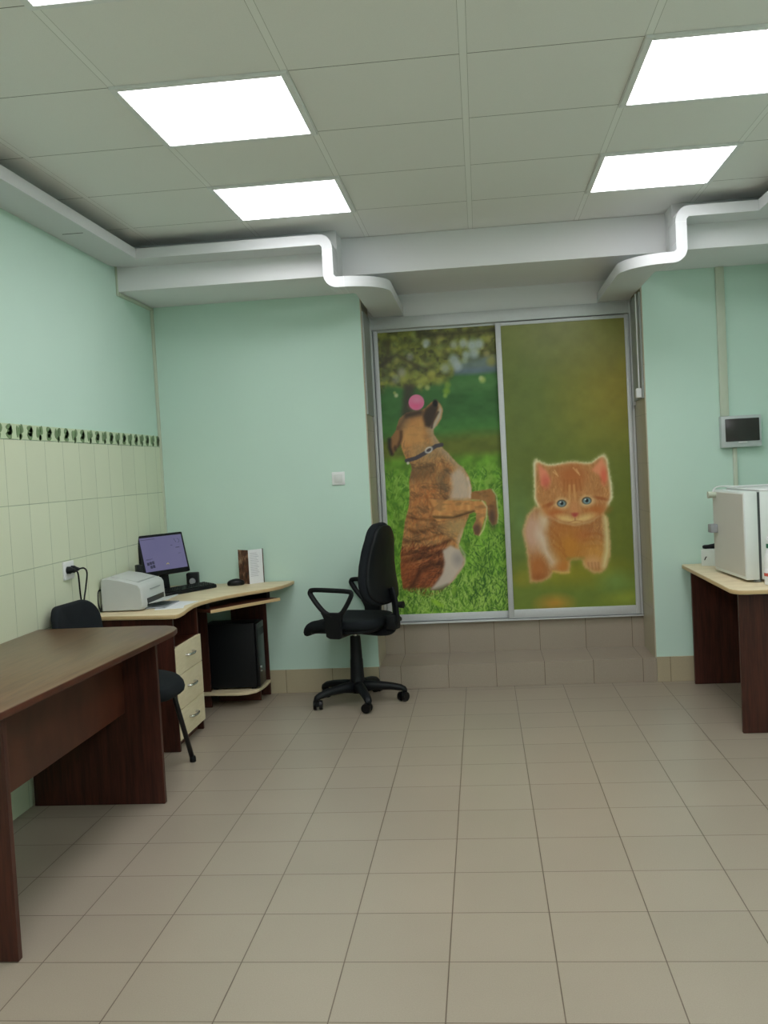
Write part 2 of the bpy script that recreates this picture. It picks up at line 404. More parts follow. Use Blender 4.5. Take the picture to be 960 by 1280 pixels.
# ------------------------------------------------------------------ printed pictures on the sliding doors
PRINT_GAIN = 1.38
rng = np.random.default_rng(5)
class Canvas:
    def __init__(s, x0, x1, z0, z1, res=4.):
        s.x0, s.x1, s.z0, s.z1 = x0, x1, z0, z1
        s.w = int(round((x1-x0)/res))+1; s.h = int(round((z1-z0)/res))+1
        s.X, s.Z = np.meshgrid(np.linspace(x0, x1, s.w), np.linspace(z0, z1, s.h)); s.res = res
        s.I = np.zeros((s.h, s.w, 3))
    def noise(s, sx, sz, seed=0, oct=1):
        out = 0; amp = 1; tot = 0
        for o in range(oct):
            r = np.random.default_rng(seed*31+o); u = (s.X-s.x0)/sx*2**o+3; v = (s.Z-s.z0)/sz*2**o+3
            G = r.random((int(v.max())+3, int(u.max())+3)); i = u.astype(int); j = v.astype(int)
            fu = u-i; fv = v-j; fu = fu*fu*(3-2*fu); fv = fv*fv*(3-2*fv)
            n = (G[j, i]*(1-fu)+G[j, i+1]*fu)*(1-fv)+(G[j+1, i]*(1-fu)+G[j+1, i+1]*fu)*fv
            out = out+n*amp; tot += amp; amp *= .55
        return out/tot
    def blur(s, m, sig):
        sg = sig/s.res
        if sg < .3: return m
        n = max(1, int(2.5*sg)); k = np.exp(-.5*(np.arange(-n, n+1)/sg)**2); k /= k.sum()
        for ax in (0, 1):
            pw = [(0, 0), (0, 0)]; pw[ax] = (n, n); p = np.pad(m, pw, mode='edge'); o = np.zeros_like(m)
            for i, kk in enumerate(k):
                o += kk*(p[i:i+m.shape[0], :] if ax == 0 else p[:, i:i+m.shape[1]])
            m = o
        return m
    def poly(s, pts, sig=3):
        ins = np.zeros(s.X.shape, bool); n = len(pts)
        for i in range(n):
            (xa, ya), (xb, yb) = pts[i-1], pts[i]
            if ya == yb: continue
            c = ((ya > s.Z) != (yb > s.Z)) & (s.X < (xb-xa)*(s.Z-ya)/(yb-ya)+xa); ins ^= c
        return s.blur(ins.astype(float), sig)
    def ell(s, cx, cz, rx, rz, soft=.15, rot=0.):
        c, d = math.cos(rot), math.sin(rot); dx = s.X-cx; dz = s.Z-cz
        r = np.sqrt(((dx*c+dz*d)/rx)**2+((-dx*d+dz*c)/rz)**2)
        return np.clip((1+soft-r)/(2*soft), 0, 1)
    def line(s, pts, w, soft=2.):
        m = np.zeros(s.X.shape)
        for (ax, az), (bx, bz) in zip(pts[:-1], pts[1:]):
            dx, dz = bx-ax, bz-az; L = dx*dx+dz*dz+1e-9
            t = np.clip(((s.X-ax)*dx+(s.Z-az)*dz)/L, 0, 1)
            d = np.hypot(s.X-ax-t*dx, s.Z-az-t*dz); m = np.maximum(m, np.clip((w/2+soft-d)/(2*soft), 0, 1))
        return m
    def put(s, m, c, a=1.):
        m = (m*a)[..., None]; c = np.asarray(c, float); c = c/255. if c.ndim == 1 else c
        s.I = s.I*(1-m)+c*m
    def blades(s, n, z0, z1, cols, lmin, lmax, w, seed, x0=None, x1=None, avoid=None, only=None, dirn=PI/2, al=.75, sp=.6):
        r = np.random.default_rng(seed); x0 = s.x0 if x0 is None else x0; x1 = s.x1 if x1 is None else x1
        for _ in range(n):
            x, z = r.uniform(x0, x1), r.uniform(z0, z1); L = r.uniform(lmin, lmax); a = r.normal(dirn, sp)
            i0 = int((x-s.x0)/s.res); j0 = int((z-s.z0)/s.res); e = int(L/s.res)+3
            ja, jb, ia, ib = max(0, j0-e), min(s.h, j0+e), max(0, i0-e), min(s.w, i0+e)
            if ja >= jb or ia >= ib: continue
            sx, sz = s.X[ja:jb, ia:ib], s.Z[ja:jb, ia:ib]
            dx, dz = L*math.cos(a), L*math.sin(a); t = np.clip(((sx-x)*dx+(sz-z)*dz)/(L*L), 0, 1)
            d = np.hypot(sx-x-t*dx, sz-z-t*dz); m = np.clip((w-d)/w, 0, 1)*al
            if avoid is not None: m = m*(1-avoid[ja:jb, ia:ib])
            if only is not None: m = m*only[ja:jb, ia:ib]
            c = np.array(cols[r.integers(len(cols))])/255.
            s.I[ja:jb, ia:ib] = s.I[ja:jb, ia:ib]*(1-m[..., None])+c*m[..., None]
    def to_mesh(s, name, y, parent, th=.004):
        """a thin printed board: front grid with a colour attribute, sides and back"""
        h, w = s.h, s.w
        co = np.zeros((h*w+4, 3)); co[:h*w, 0] = s.X.ravel()/1000; co[:h*w, 2] = s.Z.ravel()/1000; co[:h*w, 1] = y
        cs = [(s.x0, s.z0), (s.x1, s.z0), (s.x1, s.z1), (s.x0, s.z1)]
        for k, (a, c) in enumerate(cs): co[h*w+k] = (a/1000, y+th, c/1000)
        idx = np.arange(h*w).reshape(h, w)
        q = np.stack([idx[:-1, :-1], idx[:-1, 1:], idx[1:, 1:], idx[1:, :-1]], -1).reshape(-1, 4)
        B = h*w; q2 = np.array([[B+1, B, B+3, B+2]]); q = np.vstack([q, q2])
        me = bpy.data.meshes.new(name); me.vertices.add(len(co)); me.vertices.foreach_set('co', co.ravel())
        me.loops.add(q.size); me.polygons.add(len(q)); me.loops.foreach_set('vertex_index', q.ravel().astype(np.int32))
        me.polygons.foreach_set('loop_start', (np.arange(len(q))*4).astype(np.int32)); me.update(calc_edges=True)
        at = me.color_attributes.new('print', 'FLOAT_COLOR', 'POINT')
        I = np.clip(s.I, 0, 1); L = np.where(I <= .04045, I/12.92, ((I+.055)/1.055)**2.4)*PRINT_GAIN
        c4 = np.ones((len(co), 4)); c4[:h*w, :3] = np.clip(L.reshape(-1, 3), 0, .95); at.data.foreach_set('color', c4.ravel().astype(np.float32))
        me.validate(); me.materials.append(M['print'])
        o = bpy.data.objects.new(name, me); COL.objects.link(o); o.parent = parent
        if parent is not None: o.location = -Vector(parent.location)
        return o
m = NT('printed_film'); a = m.n('ShaderNodeAttribute', attribute_name='print'); m.l(a.outputs['Color'], m.b.inputs['Base Color']); m.rough(.35)
m.b.inputs['Specular IOR Level'].default_value = .3; M['print'] = m.m
def sm(a, b, v): t = np.clip((v-a)/(b-a), 0, 1); return t*t*(3-2*t)

# --- dog balancing a pink ball in a meadow
c = Canvas(-640, 142, 412, 2302)
Z, X = c.Z, c.X
def col(*k): return np.array(k)/255.
c.I[:] = col(96, 146, 46)
c.put(sm(1480, 1380, Z)*0+1, (104, 150, 50))
n1 = c.noise(70, 90, 1, 3)[..., None]
c.I = c.I*(.75+.5*n1)
c.put(sm(1420, 1500, Z), (98, 106, 44), .95)
c.put(sm(1560, 1660, Z+20*c.noise(200, 60, 3)), (74, 126, 60), 1)
c.put(sm(1640, 1760, Z), (66, 114, 58), 1)
c.put(c.ell(-120, 1800, 240, 110, .6), (58, 104, 54), .7)
c.put(c.ell(-20, 1930, 260, 50, .6), (84, 132, 74), .7)
c.put(sm(1985, 2030, Z+0*X)*sm(-330, -200, X), (116, 128, 128), .9)
c.put(c.ell(-20, 2010, 200, 22, .6), (112, 128, 150), .7)
c.I *= (.9+.2*c.noise(60, 40, 8, 2))[..., None]
# foliage
fz = 1965+90*(c.noise(90, 90, 11, 2)-.5)+0*X
edge = np.where(X < -200, -60, np.where(X < -130, -30, 110)); edge = c.blur(edge.astype(float), 30)
fol = sm(0, 60, Z-(fz+edge)); f1 = c.noise(48, 42, 12, 3); f2 = c.noise(26, 26, 13, 2)
leaf_c = col(70, 74, 40)*(1-f1[..., None])+col(168, 172, 74)*f1[..., None]
leaf_c = leaf_c*(1-.55*sm(.5, .75, f2)[..., None])+col(60, 58, 40)*(.55*sm(.5, .75, f2)[..., None])
c.put(fol, leaf_c, .97)
rb = np.random.default_rng(77)
for _ in range(230):
    ex, ez = rb.uniform(-640, 142), rb.uniform(1960, 2300); rr = rb.uniform(9, 26)
    cc_ = [(176, 178, 84), (150, 158, 70), (196, 188, 98), (96, 100, 54), (70, 72, 44), (130, 146, 84)][rb.integers(6)]
    c.put(c.ell(ex, ez, rr, rr*rb.uniform(.7, 1.2), .6)*fol, cc_, .5)
c.put(c.line([(-360, 2280), (-180, 2262), (130, 2268)], 34, 22), (56, 54, 34), .8)
c.put(c.line([(-620, 2090), (-520, 2150), (-400, 2075), (-330, 2040)], 16, 14), (60, 52, 40), .7)
c.put(c.line([(-600, 2080), (-560, 2240)], 20, 18), (66, 58, 42), .6)
for (bx, bz, r, cl, al) in [(-318, 2213, 24, (178, 190, 186), .85), (-137, 2190, 24, (180, 186, 160), .8), (-75, 2195, 26, (176, 188, 180), .85), (-20, 2180, 30, (178, 192, 190), .9), (28, 2185, 30, (180, 194, 192), .85),
        (-60, 2120, 24, (172, 186, 178), .85), (-5, 2130, 30, (176, 190, 186), .85), (-140, 2090, 34, (170, 184, 184), .85), (-120, 2050, 30, (180, 192, 196), .85), (-200, 2040, 30, (176, 186, 170), .7), (-70, 2085, 20, (170, 184, 160), .7),
        (-430, 2130, 22, (168, 168, 160), .6), (-490, 2030, 26, (166, 160, 150), .65), (-530, 1990, 26, (140, 150, 150), .5), (-325, 2195, 12, (200, 206, 200), .7), (75, 2120, 20, (180, 170, 110), .6), (105, 2070, 30, (170, 160, 70), .6),
        (40, 1950, 20, (168, 188, 104), .95), (30, 1962, 14, (190, 200, 140), .8), (-535, 1882, 13, (184, 194, 142), .95), (-545, 1900, 10, (170, 180, 100), .7), (-375, 1935, 18, (176, 184, 96), .8), (-325, 1920, 16, (184, 188, 116), .8), (-245, 1960, 26, (170, 170, 84), .6), (-200, 1890, 22, (140, 172, 60), .8), (-210, 1860, 14, (150, 180, 80), .8), (-190, 1930, 20, (150, 176, 66), .6),
        (-290, 1995, 26, (176, 170, 74), .5), (-400, 2015, 24, (160, 170, 80), .4), (-420, 1960, 26, (150, 156, 66), .5)]:
    c.put(c.ell(bx, bz, r, r*1.05, .5), cl, al)
# meadow blades
n2 = c.noise(24, 30, 20, 3)
c.put(sm(1440, 1330, Z)*sm(.45, .75, n2), (150, 190, 84), .5)
c.put(sm(1440, 1330, Z)*sm(.5, .2, n2), (52, 96, 34), .5)
c.blades(700, 640, 1350, [(128, 172, 66), (152, 190, 90), (84, 128, 44), (60, 102, 36)], 20, 50, 5, 31)
D =  {'body': [(-272, 1837),(-243, 1807),(-229, 1767),(-243, 1711),(-271, 1671),(-300, 1643),(-297, 1608),(-269, 1561),(-244, 1516),(-202, 1470),(-161, 1419),(-110, 1371),(-77, 1312),(-65, 1241),(-72, 1179),(-90, 1065),(-129, 978),(-160, 890),(-171, 863),(-160, 818),(-135, 773),(-142, 728),(-180, 676),(-227, 616),(-293, 565),(-329, 544),(-393, 523),(-446, 544),(-508, 564),(-560, 584),(-567, 711),(-561, 827),(-543, 916),(-518, 1050),(-491, 1129),(-478, 1218),(-477, 1306),(-466, 1359),(-455, 1385),(-463, 1421),(-492, 1459),(-515, 1522),(-525, 1585),(-548, 1657),(-522, 1727),(-471, 1764),(-382, 1772),(-345, 1787),(-309, 1820)], 'ear': [(-548, 1653),(-583, 1606),(-598, 1562),(-593, 1500),(-580, 1487),(-555, 1524),(-527, 1558),(-507, 1601),(-509, 1643)], 'arm': [(-359, 1185),(-226, 1169),(-120, 1160),(-32, 1155),(11, 1148),(30, 1103),(15, 1042),(-10, 972),(-31, 920),(-61, 930),(-72, 984),(-47, 1027),(-45, 1071),(-54, 1081),(-125, 1057),(-215, 1040),(-304, 1030),(-355, 1078)], 'fararm': [(-75, 1215),(24, 1223),(59, 1230),(87, 1189),(93, 1118),(99, 1047),(87, 994),(61, 986),(36, 1032),(30, 1103),(20, 1148),(-41, 1160),(-88, 1168)], 'ball': [(-403, 1828),(-349, 1824)], 'collar': [(-488, 1445),(-425, 1459),(-352, 1495),(-288, 1532),(-250, 1538)], 'buckle': [(-337, 1505)], 'chest': [(-202, 1338),(-147, 1378),(-96, 1333),(-74, 1241),(-77, 1172),(-173, 1166),(-217, 1174),(-196, 1248)], 'thigh': [(-279, 833),(-224, 866),(-163, 829),(-137, 769),(-151, 722),(-217, 633),(-292, 573),(-381, 568),(-325, 629),(-287, 681),(-270, 752)], 'haunch': [(-508, 694),(-441, 745),(-354, 757),(-278, 770),(-288, 685),(-329, 627),(-385, 575),(-472, 557),(-524, 592)], 'muzzle': [(-346, 1782),(-272, 1836),(-257, 1791),(-278, 1730),(-317, 1653),(-352, 1664),(-366, 1735)], 'rim': [(-262, 1825),(-233, 1770),(-249, 1713),(-300, 1643),(-317, 1653),(-278, 1714),(-254, 1782)], 'trunk': [(-479, 1954),(-410, 1950),(-430, 1766),(-514, 1691)], 'marks': [(-631, 2017),(-654, 1592),(-661, 1454),(25, 1976),(-174, 2199),(88, 2181)]}
body = c.poly(D['body'], 3); ear = c.poly(D['ear'], 3); arm = c.poly(D['arm'], 3); far = c.poly(D['fararm'], 3)
c.put(c.poly(D['trunk'], 12), (66, 58, 50), .8)
c.put(c.blur(far, 5), (176, 168, 120), .45)
br = c.noise(22, 70, 41, 3); br2 = c.noise(60, 28, 42, 3)
fur = col(178, 118, 66)*(1-br[..., None])+col(208, 156, 98)*br[..., None]
fur = fur*(1-.38*sm(.45, .75, br2)[..., None])+col(104, 78, 52)*(.38*sm(.45, .75, br2)[..., None])
low = sm(900, 640, Z)[..., None]; fur = fur*(1-low*.85)+(col(150, 72, 36)*(.7+.6*br[..., None]))*low*.85
c.put(far, fur*.82); c.put(c.ell(62, 1040, 22, 60, .6), (84, 64, 56), .8); c.put(c.line([(70, 1225), (96, 1180), (101, 1060), (95, 1000)], 6, 4), (196, 186, 150), .8)
c.put(body, fur)
c.blades(1500, 760, 1560, [(206, 150, 92), (150, 102, 64), (112, 84, 58), (190, 124, 68), (128, 98, 68)], 14, 42, 6, 71, x0=-560, x1=-60, only=body, dirn=1.4, al=.5, sp=.5)
c.blades(330, 900, 1380, [(188, 116, 64), (170, 104, 60)], 20, 60, 8, 72, x0=-520, x1=-180, only=body, dirn=1.2, al=.35, sp=.6)
c.blades(520, 880, 1420, [(96, 72, 52), (120, 88, 60)], 20, 70, 7, 74, x0=-540, x1=-180, only=body*sm(.42, .6, c.noise(90, 50, 44, 2)), dirn=2.6, al=.55, sp=.35)
c.blades(900, 560, 860, [(150, 82, 50), (112, 58, 36), (74, 44, 32), (172, 106, 68)], 16, 50, 6, 73, x0=-570, x1=-260, only=body, dirn=.6, al=.6, sp=.5)
c.put(body*c.ell(-400, 1180, 110, 90, .9), (186, 114, 64), .3)
c.put(body*c.line([(-545, 1640), (-470, 1750), (-400, 1770)], 60, 30), (88, 70, 56), .8)
c.put(body*sm(1590, 1420, Z)*c.ell(-430, 1360, 130, 60, .6), (96, 78, 56), .55)
c.put(body*c.ell(-430, 1600, 80, 90, .6), (204, 150, 90), .7)
c.put(body*c.ell(-350, 1490, 90, 50, .7), (156, 138, 104), .6)
c.put(body*c.line([(-300, 1640), (-270, 1570), (-200, 1470), (-120, 1385)], 70, 28), (170, 158, 136), .7)
c.put(body*c.line([(-230, 1350), (-270, 1300), (-235, 1240)], 44, 26), (96, 84, 66), .7)
c.put(c.poly(D['chest'], 12)*body, (196, 180, 162), .85)
c.put(body*c.line([(-88, 1310), (-74, 1240), (-80, 1180)], 12, 8), (218, 206, 190), .8)
c.put(body*c.ell(-170, 985, 90, 60, .6), (176, 152, 104), .7)
c.put(body*c.line([(-130, 960), (-165, 900), (-165, 830)], 26, 14), (206, 190, 158), .75)
for pl, w, al in ([[(-555, 815), (-430, 835), (-300, 870), (-230, 900)], 16, .6], [[(-555, 770), (-420, 800), (-290, 820)], 30, .6], [[(-490, 610), (-440, 700), (-360, 745), (-290, 750)], 34, .75], [[(-530, 570), (-470, 640), (-440, 700)], 16, .5], [[(-440, 560), (-400, 640)], 16, .5], [[(-290, 740), (-300, 660), (-340, 600), (-400, 550)], 14, .5], [[(-540, 1000), (-440, 960), (-330, 985)], 18, .4], [[(-530, 1080), (-440, 1050), (-300, 1040)], 14, .45], [[(-540, 900), (-430, 905), (-280, 945)], 16, .4]):
    c.put(body*c.line(pl, w, w*.6), (58, 32, 22), al)
c.put(body*c.ell(-420, 650, 60, 40, .7, .6), (150, 82, 50), .45); c.put(body*c.ell(-540, 700, 50, 90, .7), (164, 96, 58), .5)
c.put(c.poly(D['thigh'], 7), (198, 186, 172), .95)
c.put(c.ell(-180, 770, 34, 44, .7), (150, 140, 136), .8); c.put(c.line([(-165, 860), (-132, 800), (-135, 745), (-200, 650), (-280, 575)], 10, 7), (214, 202, 180), .6)
c.put(c.line([(-350, 560), (-260, 590), (-200, 560)], 26, 16), (60, 66, 40), .7)
c.put(c.poly(D['muzzle'], 8), (58, 46, 40), .95); c.put(c.ell(-278, 1815, 17, 22, .3), (24, 24, 26), 1)
c.put(c.poly(D['rim'], 6), (188, 176, 158), .9); c.put(c.line([(-262, 1755), (-300, 1700), (-310, 1655)], 12, 6), (74, 58, 50), .9)
c.put(c.line([(-470, 1745), (-380, 1760)], 30, 14), (64, 52, 44), .8)
c.put(ear, (150, 106, 66)); c.put(c.line([(-596, 1590), (-598, 1540), (-585, 1495)], 24, 10), (44, 36, 34), .9); c.put(c.line([(-515, 1640), (-520, 1590), (-540, 1545)], 16, 10), (72, 52, 38), .85)
c.put(c.ell(-560, 1530, 12, 20, .5), (60, 46, 38), .7)
c.put(c.blur(arm, 7)*(1-arm)*body, (90, 62, 42), .7)
c.put(arm, fur*1.04); c.put(arm*c.line([(-330, 1060), (-200, 1050), (-60, 1085)], 16, 8), (70, 54, 36), .8); c.put(arm*c.ell(-45, 960, 30, 50, .6), (90, 66, 56), .85)
c.put(c.line([(0, 1152), (28, 1110), (22, 1040), (0, 965), (-28, 925)], 8, 4), (206, 188, 144), .9); c.put(c.line([(-225, 1172), (-20, 1158)], 8, 5), (196, 170, 124), .6)
c.put(body*c.line([(-370, 1200), (-330, 1120), (-350, 1060)], 12, 10), (120, 66, 36), .6)
c.put(c.line(D['collar'], 26, 3), (70, 66, 74), .95)
c.put(c.ell(-337, 1508, 28, 20, .2, .5)-c.ell(-337, 1508, 18, 11, .3, .5), (206, 204, 200), .95)
c.put(c.ell(-480, 1428, 9, 9, .4), (210, 206, 190), .9)
(bx_, bz_), (b2x, _) = D['ball']; r = 52
c.put(c.ell(bx_, bz_, r, r, .05), (226, 120, 160)); c.put(c.ell(bx_-8, bz_-22, 34, 24, .8), (236, 96, 140), .6); c.put(c.ell(bx_+4, bz_+16, 30, 22, .7), (232, 152, 182), .6)
c.blades(1500, 412, 640, [(128, 172, 62), (158, 194, 92), (84, 130, 44), (52, 92, 34), (176, 204, 110)], 24, 70, 5, 33, avoid=np.clip(c.poly(D['thigh'], 3)+sm(560, 600, Z)*body, 0, 1))
c.blades(260, 412, 900, [(150, 190, 80), (44, 84, 34)], 24, 60, 5, 35, x0=-110)
c.put(c.ell(-330, 480, 46, 15, .4, -.6), (150, 196, 60), .8); c.put(c.ell(-215, 570, 14, 34, .4), (150, 190, 70), .6)
c.I *= .93
dogC = c
# --- ginger kitten running towards the viewer
c = Canvas(172, 966, 422, 2290)
Z, X = c.Z, c.X
c.I[:] = col(118, 126, 52)
c.put(c.ell(330, 1900, 260, 700, .8), (96, 114, 60), .5)
c.put(c.ell(900, 1850, 260, 360, .9), (160, 140, 52), .7)
c.put(c.ell(560, 2260, 420, 190, .9), (140, 140, 92), .7)
c.put(sm(1750, 1200, Z), (98, 112, 46), .7)
c.put(c.ell(230, 1600, 120, 420, .8), (100, 116, 58), .5)
c.put(sm(760, 520, Z), (112, 130, 54), .8)
c.put(c.ell(240, 1000, 80, 200, .9), (104, 136, 84), .6); c.put(c.ell(870, 920, 100, 260, .9), (110, 118, 42), .5)
c.put(c.ell(560, 660, 260, 80, .8), (150, 142, 40), .8); c.put(c.ell(440, 455, 90, 46, .8), (196, 138, 56), .8); c.put(c.ell(900, 470, 120, 40, .8), (150, 160, 60), .6); c.put(c.ell(230, 620, 60, 40, .8), (150, 140, 50), .6)
c.put(c.ell(840, 590, 90, 60, .8), (112, 146, 80), .6)
c.I *= (.94+.12*c.noise(70, 70, 51, 3))[..., None]
K =  {'head': [(359, 1414), (433, 1371), (508, 1375), (585, 1386), (659, 1374), (718, 1371), (766, 1407), (803, 1423), (827, 1380), (831, 1289), (846, 1205), (843, 1129), (811, 1077), (771, 1026), (701, 982), (596, 961), (491, 992), (411, 1050), (353, 1107), (336, 1163), (344, 1253), (341, 1368)], 'body': [(344, 1100), (289, 1041), (258, 951), (257, 930), (272, 835), (281, 719), (288, 602), (360, 599), (421, 628), (439, 665), (499, 651), (545, 654), (556, 738), (631, 742), (644, 688), (702, 643), (747, 645), (786, 674), (812, 749), (817, 864), (808, 1002), (771, 1042), (606, 1050)], 'eyel': [(516, 1115)], 'eyer': [(678, 1123)], 'nose': [(570, 1046), (627, 1046), (598, 1008)], 'earl': [(372, 1382), (431, 1326), (450, 1263), (389, 1229)], 'earr': [(716, 1318), (787, 1398), (814, 1336), (810, 1237), (760, 1285)], 'forehead': [(587, 1264)], 'mouth': [(501, 1002), (597, 987), (692, 1014)], 'chestc': [(576, 841)], 'paw': [(694, 704)], 'farleg': [(346, 799)], 'pawl': [(489, 739)], 'bib': [(458, 1099), (514, 1075), (563, 1020), (598, 987), (641, 1017), (710, 1066), (771, 1042), (701, 988), (596, 966), (491, 998), (420, 1048)]}
jx = 10*(c.noise(16, 12, 90, 2)-.5)
def fuzzy(pts, sig): return np.clip(c.poly(pts, sig)*1.0+.5*(c.noise(9, 13, 91, 1)-.5)*4*c.poly(pts, sig)*(1-c.poly(pts, sig)), 0, 1)
body = fuzzy(K['body'], 7); head = fuzzy(K['head'], 7)
c.put(c.blur(np.maximum(body, head), 12), (196, 190, 130), .35)
fn = c.noise(14, 40, 61, 3); fn2 = c.noise(36, 18, 62, 3)
fur = col(172, 112, 62)*(1-fn[..., None])+col(202, 148, 94)*fn[..., None]
fb = fur*.93
bedge = body*(1-sm(.55, .95, c.blur(body, 16)))
c.put(body, fb)
c.blades(900, 600, 1060, [(214, 160, 98), (164, 100, 50), (196, 134, 70)], 14, 40, 4, 82, only=body, al=.45, sp=.5)
c.put(body*c.ell(320, 930, 66, 130, .5), (206, 168, 146), .85)
c.put(body*c.line([(420, 1060), (370, 920), (400, 800), (450, 720)], 56, 30), (222, 210, 190), .75)
c.put(body*c.ell(345, 690, 54, 80, .5), (176, 104, 52), .75); c.put(body*c.ell(345, 630, 36, 26, .6), (150, 84, 42), .6)
c.put(body*c.ell(560, 820, 90, 120, .7), (196, 130, 46), .8); c.put(body*c.ell(650, 900, 60, 40, .7), (176, 100, 52), .6); c.put(body*c.ell(500, 950, 90, 50, .7), (180, 110, 52), .6)
for a_ in ([(430, 960), (480, 900), (500, 850)], [(440, 900), (490, 850), (520, 800)], [(660, 900), (730, 905), (780, 880)], [(650, 860), (730, 868), (785, 840)], [(680, 820), (740, 825), (785, 800)], [(450, 840), (500, 800), (530, 760)]):
    c.put(body*c.line(a_, 10, 8), (166, 98, 44), .55)
c.put(body*c.ell(720, 760, 70, 90, .6), (214, 156, 70), .6); c.put(body*c.line([(795, 1040), (800, 880), (795, 780), (770, 690)], 34, 18), (222, 216, 160), .85)
c.put(body*c.ell(700, 710, 56, 44, .5), (210, 160, 110), .8)
for dx in (-30, -8, 14, 34): c.put(body*c.line([(700+dx, 712), (704+dx, 672)], 7, 7), (150, 92, 60), .5)
c.put(body*c.ell(500, 690, 50, 34, .6), (196, 124, 56), .7); c.put(c.line([(440, 668), (500, 652), (545, 656)], 10, 8), (214, 176, 74), .7)
c.put(bedge, (206, 190, 130), .5)
c.put(c.line([(540, 745), (640, 745)], 12, 14), (126, 128, 54), .5)
hedge = head*(1-sm(.45, .97, c.blur(head, 20)))
c.put(head, (226, 214, 170)); c.put(head*sm(1140, 1040, Z), fur); inner = head*sm(.58, .97, c.blur(head, 17)); c.put(inner, fur)
c.blades(900, 960, 1420, [(222, 170, 110), (176, 108, 56), (204, 140, 78)], 14, 34, 4, 81, only=inner, al=.45, sp=.5)
c.put(c.poly(K['earl'], 9), (230, 140, 112), .9); c.put(c.ell(420, 1256, 26, 40, .6), (206, 96, 80), .7)
c.put(c.poly(K['earr'], 9), (232, 150, 112), .9); c.put(c.ell(794, 1275, 20, 50, .6), (220, 104, 76), .8)
c.put(c.line([(352, 1395), (350, 1300)], 10, 10), (210, 200, 170), .6)
c.put(c.ell(587, 1290, 88, 66, .55), (182, 106, 56), .9); c.put(c.ell(587, 1210, 60, 50, .7), (186, 116, 62), .7)
for x_, k in ((540, 8), (560, 2), (587, 0), (612, -2), (636, -8)): c.put(c.line([(x_, 1260), (x_+k*-1, 1190)], 9, 6), (160, 92, 48), .5)
for x_ in (572, 600): c.put(c.line([(x_, 1225), (x_+(x_-586)*.3, 1120)], 10, 7), (226, 184, 120), .6)
for pt in ([(480, 1330), (500, 1290)], [(470, 1320), (490, 1300)], [(620, 1330), (640, 1290)], [(600, 1340), (632, 1300)]): c.put(c.line(pt, 5, 4), (236, 200, 140), .7)
c.put(c.ell(516, 1108, 44, 36, .4), (222, 196, 150), .9); c.put(c.ell(680, 1116, 46, 36, .4), (222, 196, 150), .9)
c.put(c.ell(430, 1105, 40, 12, .6, .35), (160, 86, 46), .8); c.put(c.ell(768, 1132, 44, 10, .6, -.25), (160, 86, 46), .8)
c.put(c.ell(470, 1050, 60, 30, .7), (188, 104, 52), .75); c.put(c.ell(740, 1058, 66, 30, .7), (186, 106, 50), .75); c.put(c.ell(400, 1070, 24, 40, .7), (196, 124, 66), .6)
c.put(c.ell(516, 1111, 31, 24, .15), (64, 48, 36)); c.put(c.ell(516, 1109, 25, 20, .2), (122, 146, 148)); c.put(c.ell(517, 1112, 10, 12, .3), (24, 26, 28)); c.put(c.ell(509, 1119, 5, 4, .4), (230, 236, 236))
c.put(c.ell(678, 1121, 31, 24, .15), (64, 48, 36)); c.put(c.ell(679, 1119, 25, 20, .2), (122, 150, 152)); c.put(c.ell(679, 1122, 10, 12, .3), (24, 26, 28)); c.put(c.ell(670, 1129, 5, 4, .4), (230, 236, 236))
c.put(c.ell(598, 1075, 34, 50, .6), (206, 142, 92), .8); c.put(c.poly(K['nose'], 5), (186, 88, 72), 1); c.put(c.ell(598, 1032, 16, 12, .5), (176, 74, 62), .7)
c.put(inner*c.ell(540, 1000, 66, 28, .6, -.3), (226, 196, 130), .85); c.put(inner*c.ell(656, 1000, 66, 28, .6, .3), (226, 196, 130), .85)
c.put(c.line([(598, 1010), (598, 994)], 4, 3), (150, 84, 60), .8); c.put(c.line([(556, 984), (598, 994), (642, 988)], 4, 4), (170, 100, 60), .7)
c.put(c.line([(430, 1010), (500, 966), (597, 948), (700, 964), (760, 1010)], 10, 12), (170, 102, 50), .55)
c.put(c.ell(394, 1010, 20, 60, .7, .3), (214, 196, 160), .5); c.put(hedge*c.ell(836, 1160, 30, 110, .5), (226, 226, 190), .7)
c.I *= .93
catC = c

# ------------------------------------------------------------------ sliding doors
def door(name, label, cv, y, x0, x1, stl, sr):
    t = thing(name, label, 'sliding door', ((x0+x1)/2, y, .362), 0, None, 'structure')
    T = Matrix.Translation(-t.location)
    cv.to_mesh('printed_panel', y-.006, t)
    a, d = cv.x0/1000, cv.x1/1000; za, zb = cv.z0/1000, cv.z1/1000
    for nm, q in (('stile', (x0, a+.002, .366, zb+.02)), ('stile', (d-.002, x1, .366, zb+.02))):
        bm = bm_new(); box(bm, q[0], q[1], y-.020 if nm == 'stile' else y, y+.010, q[2], q[3], .004, mat=T); ob(nm, bm, M['alu'], t, True)
    bm = bm_new(); box(bm, a, d, y-.014, y+.008, .366, za+.002, .003, mat=T); ob('bottom_rail', bm, M['alu'], t, True)
    bm = bm_new(); box(bm, a, d, y-.014, y+.008, zb-.002, zb+.02, .003, mat=T); ob('top_rail', bm, M['alu'], t, True)
    bm = bm_new(); box(bm, a-.01, d+.01, y-.001, y+.008, za-.01, zb+.01, mat=T); ob('backing_board', bm, M['white_paint'], t)
    return t
door('door_1', 'left sliding door with a printed dog balancing a pink ball', dogC, 6.452, -.668, .170, 0, 0)
door('door_2', 'right sliding door with a printed ginger kitten running', catC, 6.418, .138, .992, 0, 0)
t = thing('door_track', 'aluminium track frame around the two sliding doors', 'door frame', (.16, 6.42, .352), 0, None, 'structure')
T = Matrix.Translation(-t.location)
